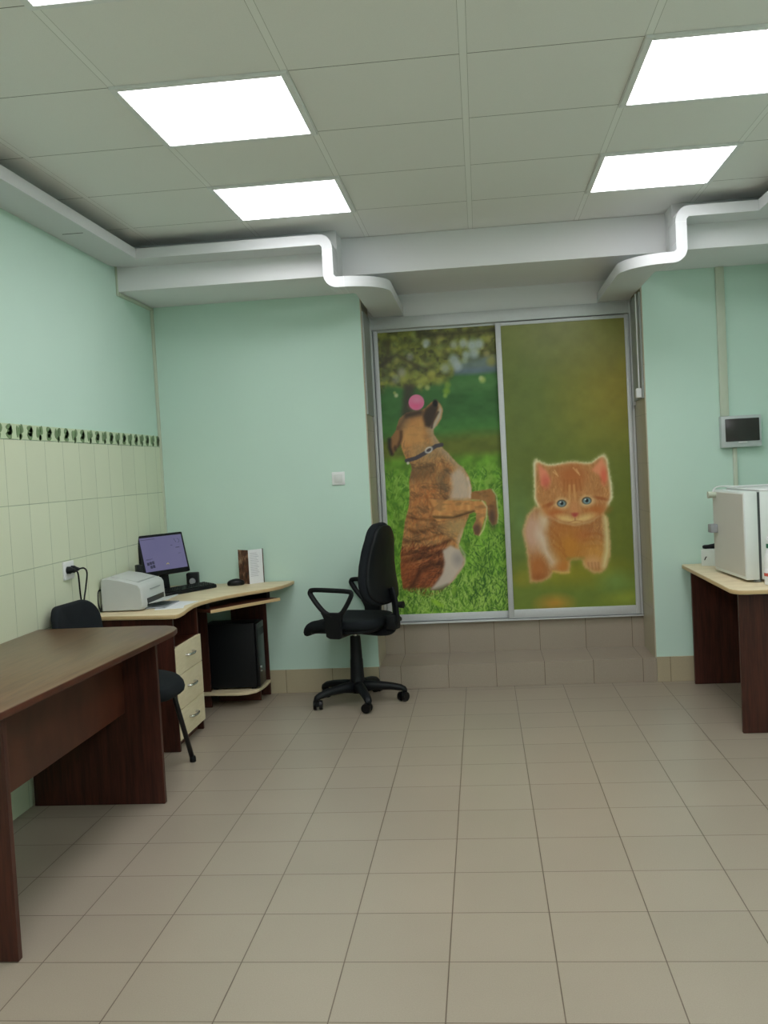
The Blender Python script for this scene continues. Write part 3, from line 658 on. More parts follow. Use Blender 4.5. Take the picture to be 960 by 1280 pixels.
bm = bm_new(); box(bm, NX0+.009, NX1-.009, 6.398, 6.470, 2.315, 2.391, .003, mat=T); ob('top_track', bm, M['alu'], t, True)
bm = bm_new(); box(bm, NX0+.009, NX1-.009, 6.396, 6.470, .3525, .362, .002, mat=T); ob('bottom_track', bm, M['alu'], t, True)
bm = bm_new(); box(bm, NX0+.009, NX0+.028, 6.41, 6.470, .364, 2.315, .002, mat=T); ob('side_jamb', bm, M['alu'], t, True)
bm = bm_new(); box(bm, NX1-.026, NX1-.009, 6.41, 6.470, .364, 2.315, .002, mat=T); ob('side_jamb', bm, M['alu'], t, True)
# ------------------------------------------------------------------ big dark desk in the foreground
def rel(t): return Matrix.Translation(-Vector(t.location))
t = thing('desk', 'large dark brown desk with sheen painted into its paler top in the left foreground', 'desk', (-1.70, 3.35, 0))
T = rel(t)
def P(pts, t): return [(x-t.location.x, y-t.location.y) for x, y in pts]
top = [(XL+.013, 2.62), (-1.455, 2.60), (-1.428, 2.615), (-1.413, 2.65), (-1.338, 3.96), (-1.340, 4.02), (-1.350, 4.075), (-1.378, 4.125), (-1.42, 4.152), (-1.50, 4.165), (XL+.013, 4.175)]
bm = bm_new(); prism(bm, P(top, t), .732, .757, .004); ob('desktop', bm, M['mahog_sheen_top'], t, True)
bm = bm_new(); prism(bm, P([(x+(.0012 if x > -1.6 else 0), y+(.001 if y > 4 else -.001)) for x, y in top], t), .733, .7555, .003); ob('edge_band', bm, M['mahog'], t, True)
for y in (2.672, 4.012):
    bm = bm_new(); box(bm, XL+.02, -1.430, y, y+.026, .001, .732, .002, mat=T); ob('end_panel', bm, M['mahog_v'], t)
bm = bm_new(); box(bm, -1.60, -1.582, 2.698, 4.012, .405, .732, .002, mat=T); ob('modesty_panel', bm, M['mahog'], t)

# ------------------------------------------------------------------ corner computer desk
t = thing('computer_desk', 'corner computer desk with light maple top and cream drawers', 'desk', (-1.75, 5.3, 0))
T = rel(t)
WT = .722
wt = [(XL+.012, 4.775), (-1.60, 4.722), (-1.572, 4.73), (-1.560, 4.76), (-1.560, 4.84), (-1.577, 4.97), (-1.585, 5.10), (-1.575, 5.20), (-1.545, 5.31), (-1.50, 5.41), (-1.43, 5.52), (-1.35, 5.62), (-1.285, 5.70), (-1.245, 5.79), (-1.225, 5.89), (-1.213, 6.025), (XL+.012, 6.025)]
bm = bm_new(); prism(bm, P(wt, t), WT-.024, WT, .004); ob('worktop', bm, M['maple'], t, True)
bm = bm_new(); prism(bm, P([(x+.001 if x > -1.7 else x, y-(.001 if y < 5 else 0)) for x, y in wt], t), WT-.0225, WT-.003, .003); ob('edge_band', bm, M['maple_edge'], t, True)
# pedestal
def bp(nm, q, mt, par=t, bev=.0015):
    bm = bm_new(); box(bm, *q, bev, mat=T); return ob(nm, bm, M[mt], par)
bp('side_panel', (-2.02, -1.605, 4.782, 4.800, .001, .697), 'mahog_v')
bp('side_panel', (-2.02, -1.612, 5.222, 5.238, .001, .697), 'mahog_v')
bp('back_panel', (-2.02, -2.005, 4.801, 5.221, .05, .697), 'mahog_v')
bp('shelf', (-2.004, -1.62, 4.801, 5.221, .520, .535), 'mahog')
bp('plinth', (-1.66, -1.645, 4.801, 5.221, .001, .06), 'mahog')
bp('pedestal_base', (-2.004, -1.62, 4.801, 5.221, .045, .06), 'mahog')
for k, (z0, z1) in enumerate(((.056, .208), (.211, .385), (.388, .536))):
    d = bp('drawer', (-1.619, -1.601, 4.790, 5.234, z0, z1), 'cream_front')
    zc = (z0+z1)/2+.01
    bm = bm_new(); tube(bm, [(-1.601-t.location.x, 4.955-5.3, zc), (-1.582+1.75, 4.962-5.3, zc), (-1.574+1.75, 5.01-5.3, zc), (-1.582+1.75, 5.058-5.3, zc), (-1.601+1.75, 5.065-5.3, zc)], .0065, 8)
    ob('handle', bm, M['chrome'], d, True)
# keyboard tray, parallel with the slanted front
a0 = Vector((-1.548, 5.275)); a1 = Vector((-1.240, 5.70)); dr = (a1-a0).normalized(); nr = Vector((-dr.y, dr.x))
tr = [a0, a1, a1+nr*.30, a0+nr*.30]
bm = bm_new(); prism(bm, P([(p.x, p.y) for p in tr], t), .642, .658, .002); tray = ob('keyboard_tray', bm, M['mahog'], t, True)
bm = bm_new(); prism(bm, P([(p.x, p.y) for p in (a0-nr*.0035, a1-nr*.0035, a1, a0)], t), .6405, .6595, .001); ob('tray_edge', bm, M['maple_edge'], tray)
for f in (.06, .93):
    c_ = a0+(a1-a0)*f+nr*.06
    bm = bm_new(); box(bm, -.012, .012, 0, .22, 0, .0385, .001, mat=T@Matrix.Translation((c_.x, c_.y, .6585))@Matrix.Rotation(math.atan2(dr.y, dr.x), 4, 'Z'))
    ob('tray_runner', bm, M['blk_metal'], t)
bp('leg_panel', (-1.99, -1.700, 5.705, 5.721, .001, .697), 'mahog_v')
bp('rear_panel', (-1.63, -1.400, 6.005, 6.021, .001, .697), 'mahog_v')
sh = [(-1.99, 5.722), (-1.755, 5.722), (-1.745, 5.675), (-1.52, 5.655), (-1.46, 5.675), (-1.42, 5.72), (-1.402, 5.79), (-1.395, 5.88), (-1.395, 6.004), (-1.99, 6.004)]
bm = bm_new(); prism(bm, P(sh, t), .080, .098, .003); ob('lower_shelf', bm, M['maple'], t, True)
bp('shelf_support', (-1.70, -1.43, 5.86, 5.876, .001, .079), 'mahog')
# ------------------------------------------------------------------ things on the computer desk
t = thing('computer_tower', 'black computer tower on the low shelf of the corner desk', 'computer', (-1.565, 5.825, .0985)); 
bm = bm_new(); box(bm, -.165, .145, -.085, .085, .012, .405, .004); case = ob('case', bm, M['black_pl'], t, True)
bm = bm_new(); box(bm, .145, .165, -.083, .083, .012, .403, .006); fr = ob('front_bezel', bm, M['black_gl'], t, True)
bm = bm_new(); cyl(bm, (.164, -.045, .13), (.170, -.045, .13), .009); cyl(bm, (.164, -.045, .105), (.170, -.045, .105), .006); ob('power_button', bm, M['chrome'], fr, True)
bm = bm_new(); box(bm, .1648, .1665, -.07, .07, .32, .365, .001); ob('drive_door', bm, M['black_pl'], fr)
for sx in (-.12, .12):
    bm = bm_new(); box(bm, sx-.015, sx+.015, -.07, .07, 0, .012, .003); ob('foot', bm, M['black_pl'], t)
# printer
t = thing('printer', 'pale grey laser printer on the left end of the corner desk', 'printer', (-1.905, 5.075, WT))
prof = [(-.115, .004), (.095, .004), (.108, .012), (.112, .03), (.106, .118), (.094, .137), (.07, .146), (-.02, .170), (-.09, .181), (-.110, .176), (-.116, .16)]
bm = bm_new(); W2 = .185
rings = []
for y, s in ((-W2, .94), (-W2+.006, .985), (-W2+.016, 1), (W2-.016, 1), (W2-.006, .985), (W2, .94)):
    rings.append([((p[0])*s, y, .09+(p[1]-.09)*s) for p in prof])
loft(bm, rings); body_ = ob('body', bm, M['printer'], t, True)
bm = bm_new(); box(bm, .098, .1135, -.115, .150, .016, .058, .002); ob('output_slot', bm, M['black_gl'], body_)
bm = bm_new(); box(bm, -.080, .068, -.125, .145, -.003, .0015, .001, mat=Matrix.Translation((.0, 0, .1652))@Matrix.Rotation(.235, 4, 'Y')); ob('top_flap', bm, M['printer'], t, True)
bm = bm_new(); box(bm, .069, .0715, -.13, .15, .144, .1475); ob('flap_seam', bm, M['grey_pl'], t)
bm = bm_new(); box(bm, .1095, .1125, -.06, .10, .100, .104); ob('panel_seam', bm, M['grey_pl'], t)
bm = bm_new(); prism(bm, [(.108, -.105), (.20, -.095), (.21, -.08), (.21, .11), (.20, .125), (.108, .135)], 0, .004, .001)
bmesh.ops.transform(bm, matrix=Matrix.Translation((0, 0, .026))@Matrix.Translation((.108, 0, 0))@Matrix.Rotation(-.16, 4, 'Y')@Matrix.Translation((-.108, 0, 0)), verts=bm.verts)
ob('output_tray', bm, M['printer'], t)
bm = bm_new(); prism(bm, [(.100, -.125), (.205, -.120), (.205, .13), (.100, .14)], .003, .008, .001); ob('lower_tray', bm, M['grey_pl'], t)
bm = bm_new(); tube(bm, [(-.118, -.15, .12), (-.126, -.19, .11), (-.124, -.20, .05), (-.118, -.19, .006)], .004, 8); tube(bm, [(-.118, -.12, .05), (-.125, -.15, .035), (-.12, -.17, .006)], .007, 8)
ob('power_cord', bm, M['black_pl'], t, True)
# sheets
def sheet(lb, cx, cy, w, h, rz, z):
    o = thing('paper_sheet', lb, 'paper', (cx, cy, z), rz, 'white sheets by the printer')
    bm = bm_new(); box(bm, -w/2, w/2, -h/2, h/2, 0, .0012); ob('sheet', bm, M['paper'], o)
    return o
bm = bm_new(); box(bm, -.075, .075, -.105, .105, 0, .0012)
o = ob('paper_sheet', bm, M['paper']); o.location = (-1.695, 5.03, WT); o.rotation_euler = (0, 0, .25); tag(o, 'loose white sheet lying lowest in front of the printer', 'paper', 'white sheets by the printer')
bm = bm_new(); box(bm, -.07, .07, -.10, .10, 0, .0012)
o = ob('paper_sheet', bm, M['paper']); o.location = (-1.675, 5.11, WT+.0013); o.rotation_euler = (0, 0, -.2); tag(o, 'white printed sheet lying on top of the other sheet by the printer', 'paper', 'white sheets by the printer')
# monitor
P0 = Vector((-2.0, 5.50)); ang = math.radians(60)
mc = P0+Vector((math.cos(ang), math.sin(ang)))*.18
t = thing('monitor', 'black flat computer monitor showing a violet desktop in the corner', 'monitor', (mc.x, mc.y, WT), ang)
# local: x along width, -y towards viewer
Tm = Matrix.Translation((0, 0, .112))@Matrix.Rotation(math.radians(-13), 4, 'X')
bm = bm_new(); box(bm, -.18, .18, -.008, .028, 0, .250, .006, mat=Tm); hs = ob('housing', bm, M['black_pl'], t, True)
bm = bm_new(); box(bm, -.12, .12, .028, .050, .04, .2, .012, mat=Tm); ob('rear_cover', bm, M['black_pl'], hs, True)
m = NT('violet_desktop_screen'); v = m.pos((1, 1, 1)); nn = m.noise(5, 2, v)
cc = m.mix(nn, rgb(122, 120, 166), rgb(142, 138, 180)); m.base(rgb(12, 12, 14)); m.l(cc, m.b.inputs['Emission Color']); m.b.inputs['Emission Strength'].default_value = .60; m.rough(.3); M['screen'] = m.m
bm = bm_new(); box(bm, -.163, .163, -.0105, -.0078, .028, .234, mat=Tm); scr = ob('screen', bm, M['screen'], t)
IC = emit('dark_screen_icons', rgb(48, 46, 70), .35)
for (x, z, w, h) in ((-.137, .075, .016, .018), (-.117, .078, .016, .018), (-.097, .080, .016, .018), (-.117, .055, .016, .018), (-.097, .057, .016, .018), (-.12, .103, .05, .002), (-.13, .099, .04, .0015), (.07, .172, .014, .003), (.115, .155, .03, .004), (.12, .118, .02, .002)):
    bm = bm_new(); box(bm, x-w/2, x+w/2, -.0113, -.0100, z-h/2, z+h/2, mat=Tm); ob('desktop_icon', bm, IC, scr)
for pl in ([(.098, .212), (.104, .200), (.112, .188)], [(.126, .210), (.138, .200), (.134, .188), (.124, .184)], [(-.158, .221), (-.05, .222)]):
    bm = bm_new(); tube(bm, [Tm@Vector((x, -.0108, z)) for x, z in pl], .0012, 6); ob('desktop_icon', bm, IC, scr)
bm = bm_new(); tube(bm, [Tm@Vector((.0, -.0108, .06)), Tm@Vector((.012, -.0108, .066)), Tm@Vector((.02, -.0108, .058))], .002, 6); ob('yellow_icon', bm, emit('yellow_screen_icon', rgb(170, 160, 90), .5), scr)
bm = bm_new(); box(bm, -.03, .03, .012, .034, .012, .17, .004, mat=Matrix.Rotation(math.radians(-6), 4, 'X')); ob('stand_neck', bm, M['black_pl'], t, True)
bm = bm_new(); prism(bm, rrect(0, .055, .20, .12, .05), 0, .012, .004); ob('stand_base', bm, M['black_gl'], t, True)
# speakers
def speaker(lb, x, y, h, w, rz):
    t = thing('desk_speaker', lb, 'speaker', (x, y, WT), rz, 'small black speakers on the corner desk')
    bm = bm_new(); box(bm, -w/2, w/2, -.03, .035, 0, h, .006); bd = ob('enclosure', bm, M['black_pl'], t, True)
    bm = bm_new(); cyl(bm, (0, -.0295, h*.38), (0, -.034, h*.38), w*.27, w*.24, 20); ob('speaker_cone', bm, M['grey_pl'], bd, True)
    return t
speaker('small black speaker with silver cone right of the monitor', -1.850, 5.965, .085, .075, .15)
speaker('small dark speaker in the gap left of the monitor', -1.985, 5.385, .20, .032, .6)
# keyboard
kf0 = Vector((-1.868, 5.455)); kf1 = Vector((-1.650, 5.845))
kd = (kf1-kf0).normalized(); kc = (kf0+kf1)/2+Vector((-kd.y, kd.x))*.060
t = thing('keyboard', 'black computer keyboard lying in front of the monitor', 'keyboard', (kc.x, kc.y, WT), math.atan2(kd.y, kd.x))
bm = bm_new(); L = (kf1-kf0).length
out = rrect(0, 0, L, .132, (.03, .03, .045, .045))
loft(bm, [[(p[0], p[1], 0) for p in out], [(p[0], p[1], .010+(p[1]+.08)*.07) for p in out], [(p[0]*.985, p[1]*.96, .016+(p[1]+.08)*.09) for p in out]])
ob('base', bm, M['black_pl'], t, True)
bm = bm_new()
for r in range(6):
    yk = -.047+r*.0188; zk = .0165+(yk+.08)*.09; n = 20; x = -L/2+.022
    while x < L/2-.03:
        w = .0195
        if r == 0 and -.09 < x < .02: w = .10
        box(bm, x, x+w-.003, yk-.0078, yk+.0078, zk-.001, zk+.005, .0015, 1); x += w
ob('keys', bm, M['black_gl'], t)
# mouse
t = thing('computer_mouse', 'black computer mouse on the desk before the standing card', 'mouse', (-1.555, 5.895, WT), math.radians(20))
bm = bm_new(); pad(bm, [(.055*math.cos(a)*(1+.0*a), .031*math.sin(a)) for a in [2*PI*i/20 for i in range(20)]], .022, .010, lambda u, v, w: (u, v, 0.011+w+(.020*(1-(u/.06)**2)*(1-(v/.034)**2) if w > 0 else 0)))
mb = ob('body', bm, M['black_gl'], t, 'all')
bm = bm_new(); cyl(bm, (-.03, -.004, .031), (-.03, .004, .031), .007); ob('scroll_wheel', bm, M['grey_pl'], mb, True)
# folded card
t = thing('folded_card', 'open folded card with brown picture cover standing by the green wall', 'card', (-1.475, 5.925, WT))
def leafp(bm, x0, y0, x1, y1, h, th=.002):
    d = Vector((x1-x0, y1-y0)).normalized(); n_ = Vector((-d.y, d.x))*th
    loft(bm, [[(x0, y0, 0), (x1, y1, 0), (x1+n_.x, y1+n_.y, 0), (x0+n_.x, y0+n_.y, 0)], [(x0, y0, h), (x1, y1, h), (x1+n_.x, y1+n_.y, h), (x0+n_.x, y0+n_.y, h)]])
m = NT('brown_photo_cover'); v = m.pos((14, 14, 9)); nn = m.noise(2.2, 4, v)
m.base(m.ramp(nn, [(.35, rgb(52, 30, 24)), (.52, rgb(110, 66, 46)), (.68, rgb(190, 150, 120))])); m.rough(.35)
bm = bm_new(); leafp(bm, -.082, .070, 0, 0, .214); ob('picture_cover', bm, m.m, t)
bm = bm_new(); leafp(bm, 0.0005, 0, .074, .072, .214); pg = ob('inner_page', bm, M['paper'], t)
bm = bm_new(); leafp(bm, .0742, .0722, .0785, .0765, .216); ob('dark_border', bm, M['mahog'], t)
bm = bm_new(); 
for k in range(14):
    z = .19-k*.011; box(bm, .012, .012+.05+.02*((k*7) % 3)/3, -.0008, .0003, z, z+.003)
bmesh.ops.transform(bm, matrix=Matrix.Rotation(math.atan2(.072, .074), 4, 'Z'), verts=bm.verts)
ob('text_lines', bm, plain('faint_grey_print', rgb(186, 188, 196), .7), pg)

# ------------------------------------------------------------------ socket, plugs, switch, box, trunking
t = thing('power_socket', 'white double wall socket above the visitor chair', 'socket', (XL+.008, 4.533, .987))
bm = bm_new(); box(bm, 0, .010, -.057, .057, -.044, .044, .003); pl = ob('cover_plate', bm, M['white_pl'], t, True)
for s in (-1, 1):
    bm = bm_new(); cyl(bm, (.0098, s*.024, .002), (.0108, s*.024, .002), .019); ob('outlet', bm, M['grey_pl'], pl, True)
def plug(lb, y, ctrl):
    t = thing('power_cable', lb, 'cable', (XL+.0195, y, .989), 0, 'black cables plugged into the wall socket')
    bm = bm_new(); lathe(bm, [(.018, 0), (.018, .014), (.011, .026), (.007, .038)], 14)
    bmesh.ops.transform(bm, matrix=Matrix.Rotation(PI/2, 4, 'Y'), verts=bm.verts); ob('plug', bm, M['black_pl'], t, True)
    bm = bm_new(); tube(bm, ctrl, .0042, 8); ob('cord', bm, M['black_pl'], t, True); return t
plug('black cable hanging from the left plug of the wall socket', 4.509, [(.034, 0, 0), (.045, .015, -.02), (.03, .06, -.12), (.022, .095, -.22), (.018, .10, -.36), (.015, .10, -.6)])
plug('black cable looping from the right plug of the wall socket', 4.557, [(.034, 0, 0), (.05, .03, 0), (.04, .085, -.03), (.025, .095, -.10), (.02, .07, -.19), (.018, .12, -.28), (.015, .17, -.37), (.012, .18, -.6)])
t = thing('light_switch', 'white square light switch on the green wall left of the niche', 'light switch', (-.893, YB, 1.354))
bm = bm_new(); box(bm, -.041, .041, -.009, 0, -.041, .041, .003); ob('frame', bm, M['white_pl'], t, True)
bm = bm_new(); box(bm, -.026, .026, -.013, -.008, -.027, .027, .002); ob('rocker', bm, plain('switch_rocker', rgb(216, 220, 218), .4), t, True)
t = thing('distribution_box', 'grey electrical box with dark window on the right green wall', 'electrical box', (1.561, YB, 1.512))
bm = bm_new(); box(bm, -.117, .117, -.055, 0, -.097, .092, .006); ob('housing', bm, plain('pale_grey_box_plastic', rgb(190, 198, 198), .45), t, True)
bm = bm_new(); box(bm, -.094, .104, -.062, -.054, -.062, .074, .004); w = ob('window', bm, plain('dark_smoked_window', rgb(46, 44, 42), .25), t, True)
bm = bm_new(); box(bm, -.02, .03, -.064, -.055, -.072, -.064, .002); ob('latch', bm, M['white_pl'], t, True)
def trunk(lb, x0, x1, z0, z1):
    bm = bm_new(); box(bm, -(x1-x0)/2, (x1-x0)/2, -.018, 0, 0, z1-z0, .002); o = ob('cable_trunking', bm, M['trunking'], None, True); o.location = ((x0+x1)/2, YB, z0)
    tag(o, lb, 'cable duct')
trunk('vertical cable trunking running above the grey electrical box', 1.453, 1.503, 1.606, 2.499)
trunk('narrow vertical trunking dropping below the grey electrical box', 1.517, 1.541, .74, 1.413)

# ------------------------------------------------------------------ appliance table on the right
t = thing('table', 'dark table with light maple top carrying the white fridge', 'table', (1.5, 5.4, 0)); T = rel(t)
tp = [(1.80, 4.80), (1.80, 6.02), (1.192, 6.02), (1.186, 6.0), (1.186, 4.88), (1.195, 4.84), (1.215, 4.81), (1.25, 4.80)]
bm = bm_new(); prism(bm, P(tp, t), .698, .722, .004); ob('tabletop', bm, M['maple'], t, True)
bm = bm_new(); prism(bm, P([(x-.001 if x < 1.3 else x, y-.001 if y < 5 else y) for x, y in tp], t), .6995, .719, .003); ob('edge_band', bm, M['maple_edge'], t, True)
for y in (4.868, 5.940):
    bm = bm_new(); box(bm, 1.226, 1.79, y, y+.022, .001, .698, .002, mat=T); ob('end_panel', bm, M['mahog_v'], t)
bm = bm_new(); box(bm, 1.60, 1.618, 4.892, 5.940, .38, .698, .002, mat=T); ob('modesty_panel', bm, M['mahog'], t)
# fridge
fa = math.atan2(.52, -.045)
t = thing('mini_fridge', 'white table-top fridge with grey door panel on the right table', 'fridge', (1.36, 5.05, WT+.002), math.radians(3.5))
bm = bm_new(); box(bm, .035, .40, 0, .53, .012, .462, .004); ob('body', bm, M['fridge'], t, True)
bm = bm_new(); box(bm, -.045, .022, 0, .525, .012, .460, .004); dr_ = ob('door', bm, M['fridge'], t, True)
bm = bm_new(); box(bm, .021, .036, .006, .52, .016, .456); ob('door_gasket', bm, M['darkalu'], t)
bm = bm_new(); box(bm, -.048, -.044, .012, .515, .03, .450, .001); ob('door_panel', bm, M['fridge_panel'], dr_)
bm = bm_new(); box(bm, .034, .402, -.002, .534, .461, .468, .003); ob('top_cover', bm, M['white_pl'], t, True)
bm = bm_new(); box(bm, -.085, -.047, .44, .50, .225, .272, .004); ob('door_handle', bm, M['grey_pl'], dr_, True)
bm = bm_new(); cyl(bm, (-.09, .46, .435), (-.046, .46, .435), .019, .016, 18); ob('door_knob', bm, M['trunking'], dr_, True)
for x, y in ((.02, .03), (.37, .03), (.02, .5), (.37, .5)):
    bm = bm_new(); cyl(bm, (x, y, 0), (x, y, .013), .018); ob('foot', bm, M['grey_pl'], t, True)
bm = bm_new(); tube(bm, [(1.275, 5.53, 1.150), (1.285, 5.55, 1.185), (1.33, 5.59, 1.2), (1.42, 5.585, 1.196), (1.55, 5.59, 1.196), (1.76, 5.59, 1.194)], .004, 8)
tag(ob('white_cord', bm, M['white_pl'], None, True), 'thin white cord lying along the rear edge of the fridge top', 'cable')
# carton behind the fridge
t = thing('small_carton', 'small white carton behind the fridge at the green wall', 'box', (1.345, 5.90, WT), -.5)
bm = bm_new(); box(bm, -.055, .075, -.04, .04, 0, .10, .003); ob('carton', bm, plain('carton_white', rgb(206, 214, 208), .6), t, True)
bm = bm_new(); tube(bm, [(-.035, -.0415, .035), (-.028, -.0415, .05), (-.022, -.0415, .055)], .003, 6); ob('black_print', bm, M['black_pl'], t, True)
bm = bm_new(); pad(bm, rrect(0, 0, .11, .055, .02), .02, .008, lambda u, v, w: (u, v, w+(.012 if u > .02 else 0)))
o = ob('dark_pouch', bm, M['black_pl'], None, 'all'); o.location = (1.345, 5.90, WT+.111); o.rotation_euler = (0, 0, -.5); tag(o, 'small black object lying on the white carton', 'pouch')
# bottle
t = thing('spray_bottle', 'white plastic bottle with green neck band at the right edge', 'bottle', (1.405, 4.945, WT))
bm = bm_new(); lathe(bm, [(.024, 0), (.029, .004), (.030, .02), (.030, .12), (.027, .15), (.018, .175), (.014, .185)], 28); bd = ob('bottle_body', bm, M['white_pl'], t, True)
bm = bm_new(); lathe(bm, [(.0165, .184), (.0175, .186), (.0175, .204), (.0165, .206)], 24); ob('green_band', bm, plain('green_plastic', rgb(40, 112, 84), .45), bd, True)
bm = bm_new(); lathe(bm, [(.0165, .206), (.018, .21), (.018, .232), (.014, .238), (.006, .240)], 24); ob('cap', bm, M['white_pl'], t, True)
bm = bm_new(); lathe(bm, [(.0300, .035), (.0306, .036), (.0306, .085), (.0300, .086)], 28); lb_ = ob('label', bm, M['paper'], bd, True)
bm = bm_new(); lathe(bm, [(.0305, .045), (.0311, .046), (.0311, .060), (.0305, .061)], 28); ob('red_stripe', bm, plain('red_ink', rgb(196, 80, 70), .5), lb_, True)

# ------------------------------------------------------------------ swivel office chair
t = thing('office_chair', 'black swivel office chair with loop armrests before the niche', 'chair', (-.800, 5.735, 0), math.radians(159.6))
for k in range(5):
    # world angles 217, 289, 1, 73, 145 -> local
    a = math.radians(217+72*k-159.6)
    d = Vector((math.cos(a), math.sin(a), 0)); n_ = Vector((-d.y, d.x, 0))
    if k == 0: star = thing('five_star_base', None, None); star.parent = t
    bm = bm_new(); rings = []
    for r_, z, w, h in ((.02, .098, .036, .040), (.10, .102, .030, .029), (.20, .094, .026, .023), (.262, .082, .024, .020), (.288, .070, .021, .017), (.296, .058, .014, .012)):
        rings.append([d*r_+n_*(w*math.cos(q))+Vector((0, 0, z+h*math.sin(q))) for q in [2*PI*i/12 for i in range(12)]])
    loft(bm, rings); ob('base_leg', bm, M['black_pl'], star, 'all')
    c_ = d*.276; ca = thing('caster', None, None); ca.parent = t; ca.location = c_; ca.rotation_euler = (0, 0, a+1.0)
    bm = bm_new(); cyl(bm, (0, 0, .03), (0, 0, .075), .008); box(bm, -.018, .018, -.008, .008, .022, .050, .004); ob('caster_fork', bm, M['black_pl'], ca, True)
    for s in (-1, 1):
        bm = bm_new(); cyl(bm, (-.008, s*.009, .030), (-.008, s*.027, .030), .0295, .027, 20); ob('caster_wheel', bm, M['black_gl'], ca, True)
bm = bm_new(); lathe(bm, [(.040, .062), (.045, .075), (.045, .14), (.042, .15), (.041, .17), (.038, .26), (.036, .27), (.033, .36), (.031, .405)], 24); ob('column_cover', bm, M['black_pl'], t, True)
bm = bm_new(); cyl(bm, (0, 0, .39), (0, 0, .445), .014); ob('gas_lift', bm, M['chrome'], t, True)
bm = bm_new(); box(bm, -.09, .10, -.075, .075, .432, .456, .006); ob('mechanism_plate', bm, M['blk_metal'], t, True)
seat_out = rrect(0.03, 0, .47, .46, (.10, .12, .12, .10), 8)
def seatf(u, v, w):
    f = max(0, (u-.12)/.12); return Vector((u, v, 0.492+w-.042*f*f+.012*(v/.23)**2))
bm = bm_new(); pad(bm, seat_out, .058, .026, seatf, 6, .006); ob('seat', bm, M['black_fab'], t, 'all')
bm = bm_new(); pad(bm, rrect(.02, 0, .42, .42, .11, 8), .022, .010, lambda u, v, w: Vector((u, v, .462+w-.03*max(0, (u-.12)/.12)**2))); ob('seat_shell', bm, M['black_pl'], t, 'all')
# backrest: outline in (lateral, height)
def back_outline(s=1.):
    pts = []
    H0, H1 = .60, 1.085
    for k in range(41):
        q = 2*PI*k/40
        cz = math.sin(q); cxx = math.cos(q)
        e = .56
        u = math.copysign(abs(cxx)**e, cxx); v = math.copysign(abs(cz)**e, cz)
        hh = (v+1)/2; wd = .232-.098*hh**1.1
        if k < 40: pts.append((u*wd*s, H0+(H1-H0)*(.5+.5*v*s)))
    return pts
def backf(off):
    def f(u, v, w):
        k = (v-.60)/.485
        x = -.222+.020*k+.030*math.sin(PI*min(1, k*1.25))*.8+off+.16*u*u/.2
        return Vector((x+w, u, v))
    return f
bm = bm_new(); pad(bm, back_outline(), .05, .024, backf(0), 6, .004); ob('backrest', bm, M['black_fab'], t, 'all')
bm = bm_new(); pad(bm, back_outline(.93), .024, .012, backf(-.030), 5); ob('backrest_shell', bm, M['black_pl'], t, 'all')
bm = bm_new(); tube(bm, [(-.06, 0, .445), (-.18, 0, .440), (-.250, 0, .455), (-.278, 0, .52), (-.276, 0, .62), (-.258, 0, .70)], .016, 12, 2.2); ob('back_bracket', bm, M['black_pl'], t, 'all')
bm = bm_new(); box(bm, -.292, -.225, -.045, .045, .450, .545, .018); ob('bracket_cover', bm, M['black_pl'], t, True)
bm = bm_new(); cyl(bm, (-.285, 0, .598), (-.332, 0, .598), .017, .021, 16); ob('adjust_knob', bm, M['black_pl'], t, True)
bm = bm_new(); cyl(bm, (-.26, -.04, .50), (-.26, -.085, .50), .02, .017, 16); ob('side_knob', bm, M['black_pl'], t, True)
bm = bm_new(); cyl(bm, (.03, -.05, .452), (.02, -.20, .445), .006); ob('tilt_lever', bm, M['black_pl'], t, True)
for s in (-1, 1):
    y = s*.255
    bm = bm_new()
    lp = [(.015, .565), (.06, .585), (.105, .63), (.145, .685), (.148, .705), (.125, .716), (0, .714), (-.105, .708), (-.122, .695), (-.112, .668), (-.075, .61), (-.04, .575), (.015, .565)]
    tube(bm, [(x-.005, y, z) for x, z in lp], .0125, 10, 1.25)
    ar = ob('armrest', bm, M['black_pl'], t, 'all')
    bm = bm_new(); pts = [(-.065, .585), (.085, .585), (.055, .545), (.05, .48), (.055, .445), (.03, .432), (-.035, .432), (-.05, .445), (-.045, .50), (-.045, .545)]
    if True:
        rings = [[(p[0]-.005, y-.012, p[1]) for p in pts], [(p[0]-.005, y+.012, p[1]) for p in pts]]; loft(bm, rings)
    bmesh.ops.bevel(bm, geom=bm.edges[:], offset=.004, segments=1, affect='EDGES'); ob('arm_bracket', bm, M['black_pl'], ar, True)
    bm = bm_new(); a, c_ = sorted((y, s*.10)); box(bm, -.04, .04, a, c_, .433, .447, .003); ob('arm_support', bm, M['blk_metal'], ar)

# ------------------------------------------------------------------ visitor chair between the desks
t = thing('visitor_chair', 'dark grey upholstered chair on black tube legs between the desks', 'chair', (-1.735, 4.385, 0), math.radians(-5))
sf = rrect(.05, 0, .45, .46, (.17, .09, .09, .17), 8)
bm = bm_new(); pad(bm, sf, .06, .028, lambda u, v, w: Vector((u, v, .445+w-.02*max(0, (u-.05)/.17)**2)), 6, .012); ob('seat', bm, M['black_fab'], t, 'all')
bm = bm_new(); pad(bm, rrect(.06, 0, .42, .42, .14, 8), .02, .01, lambda u, v, w: Vector((u, v, .412+w))); ob('seat_shell', bm, M['black_pl'], t, 'all')
bo = rrect(0, .72, .42, .245, (.10, .10, .05, .05), 8)
bm = bm_new(); pad(bm, bo, .04, .019, lambda u, v, w: Vector((-.205-.14*(v-.6)-.02+w+.055*(u/.24)**2, u, v+.0)), 6, .004); ob('backrest', bm, M['black_fab'], t, 'all')
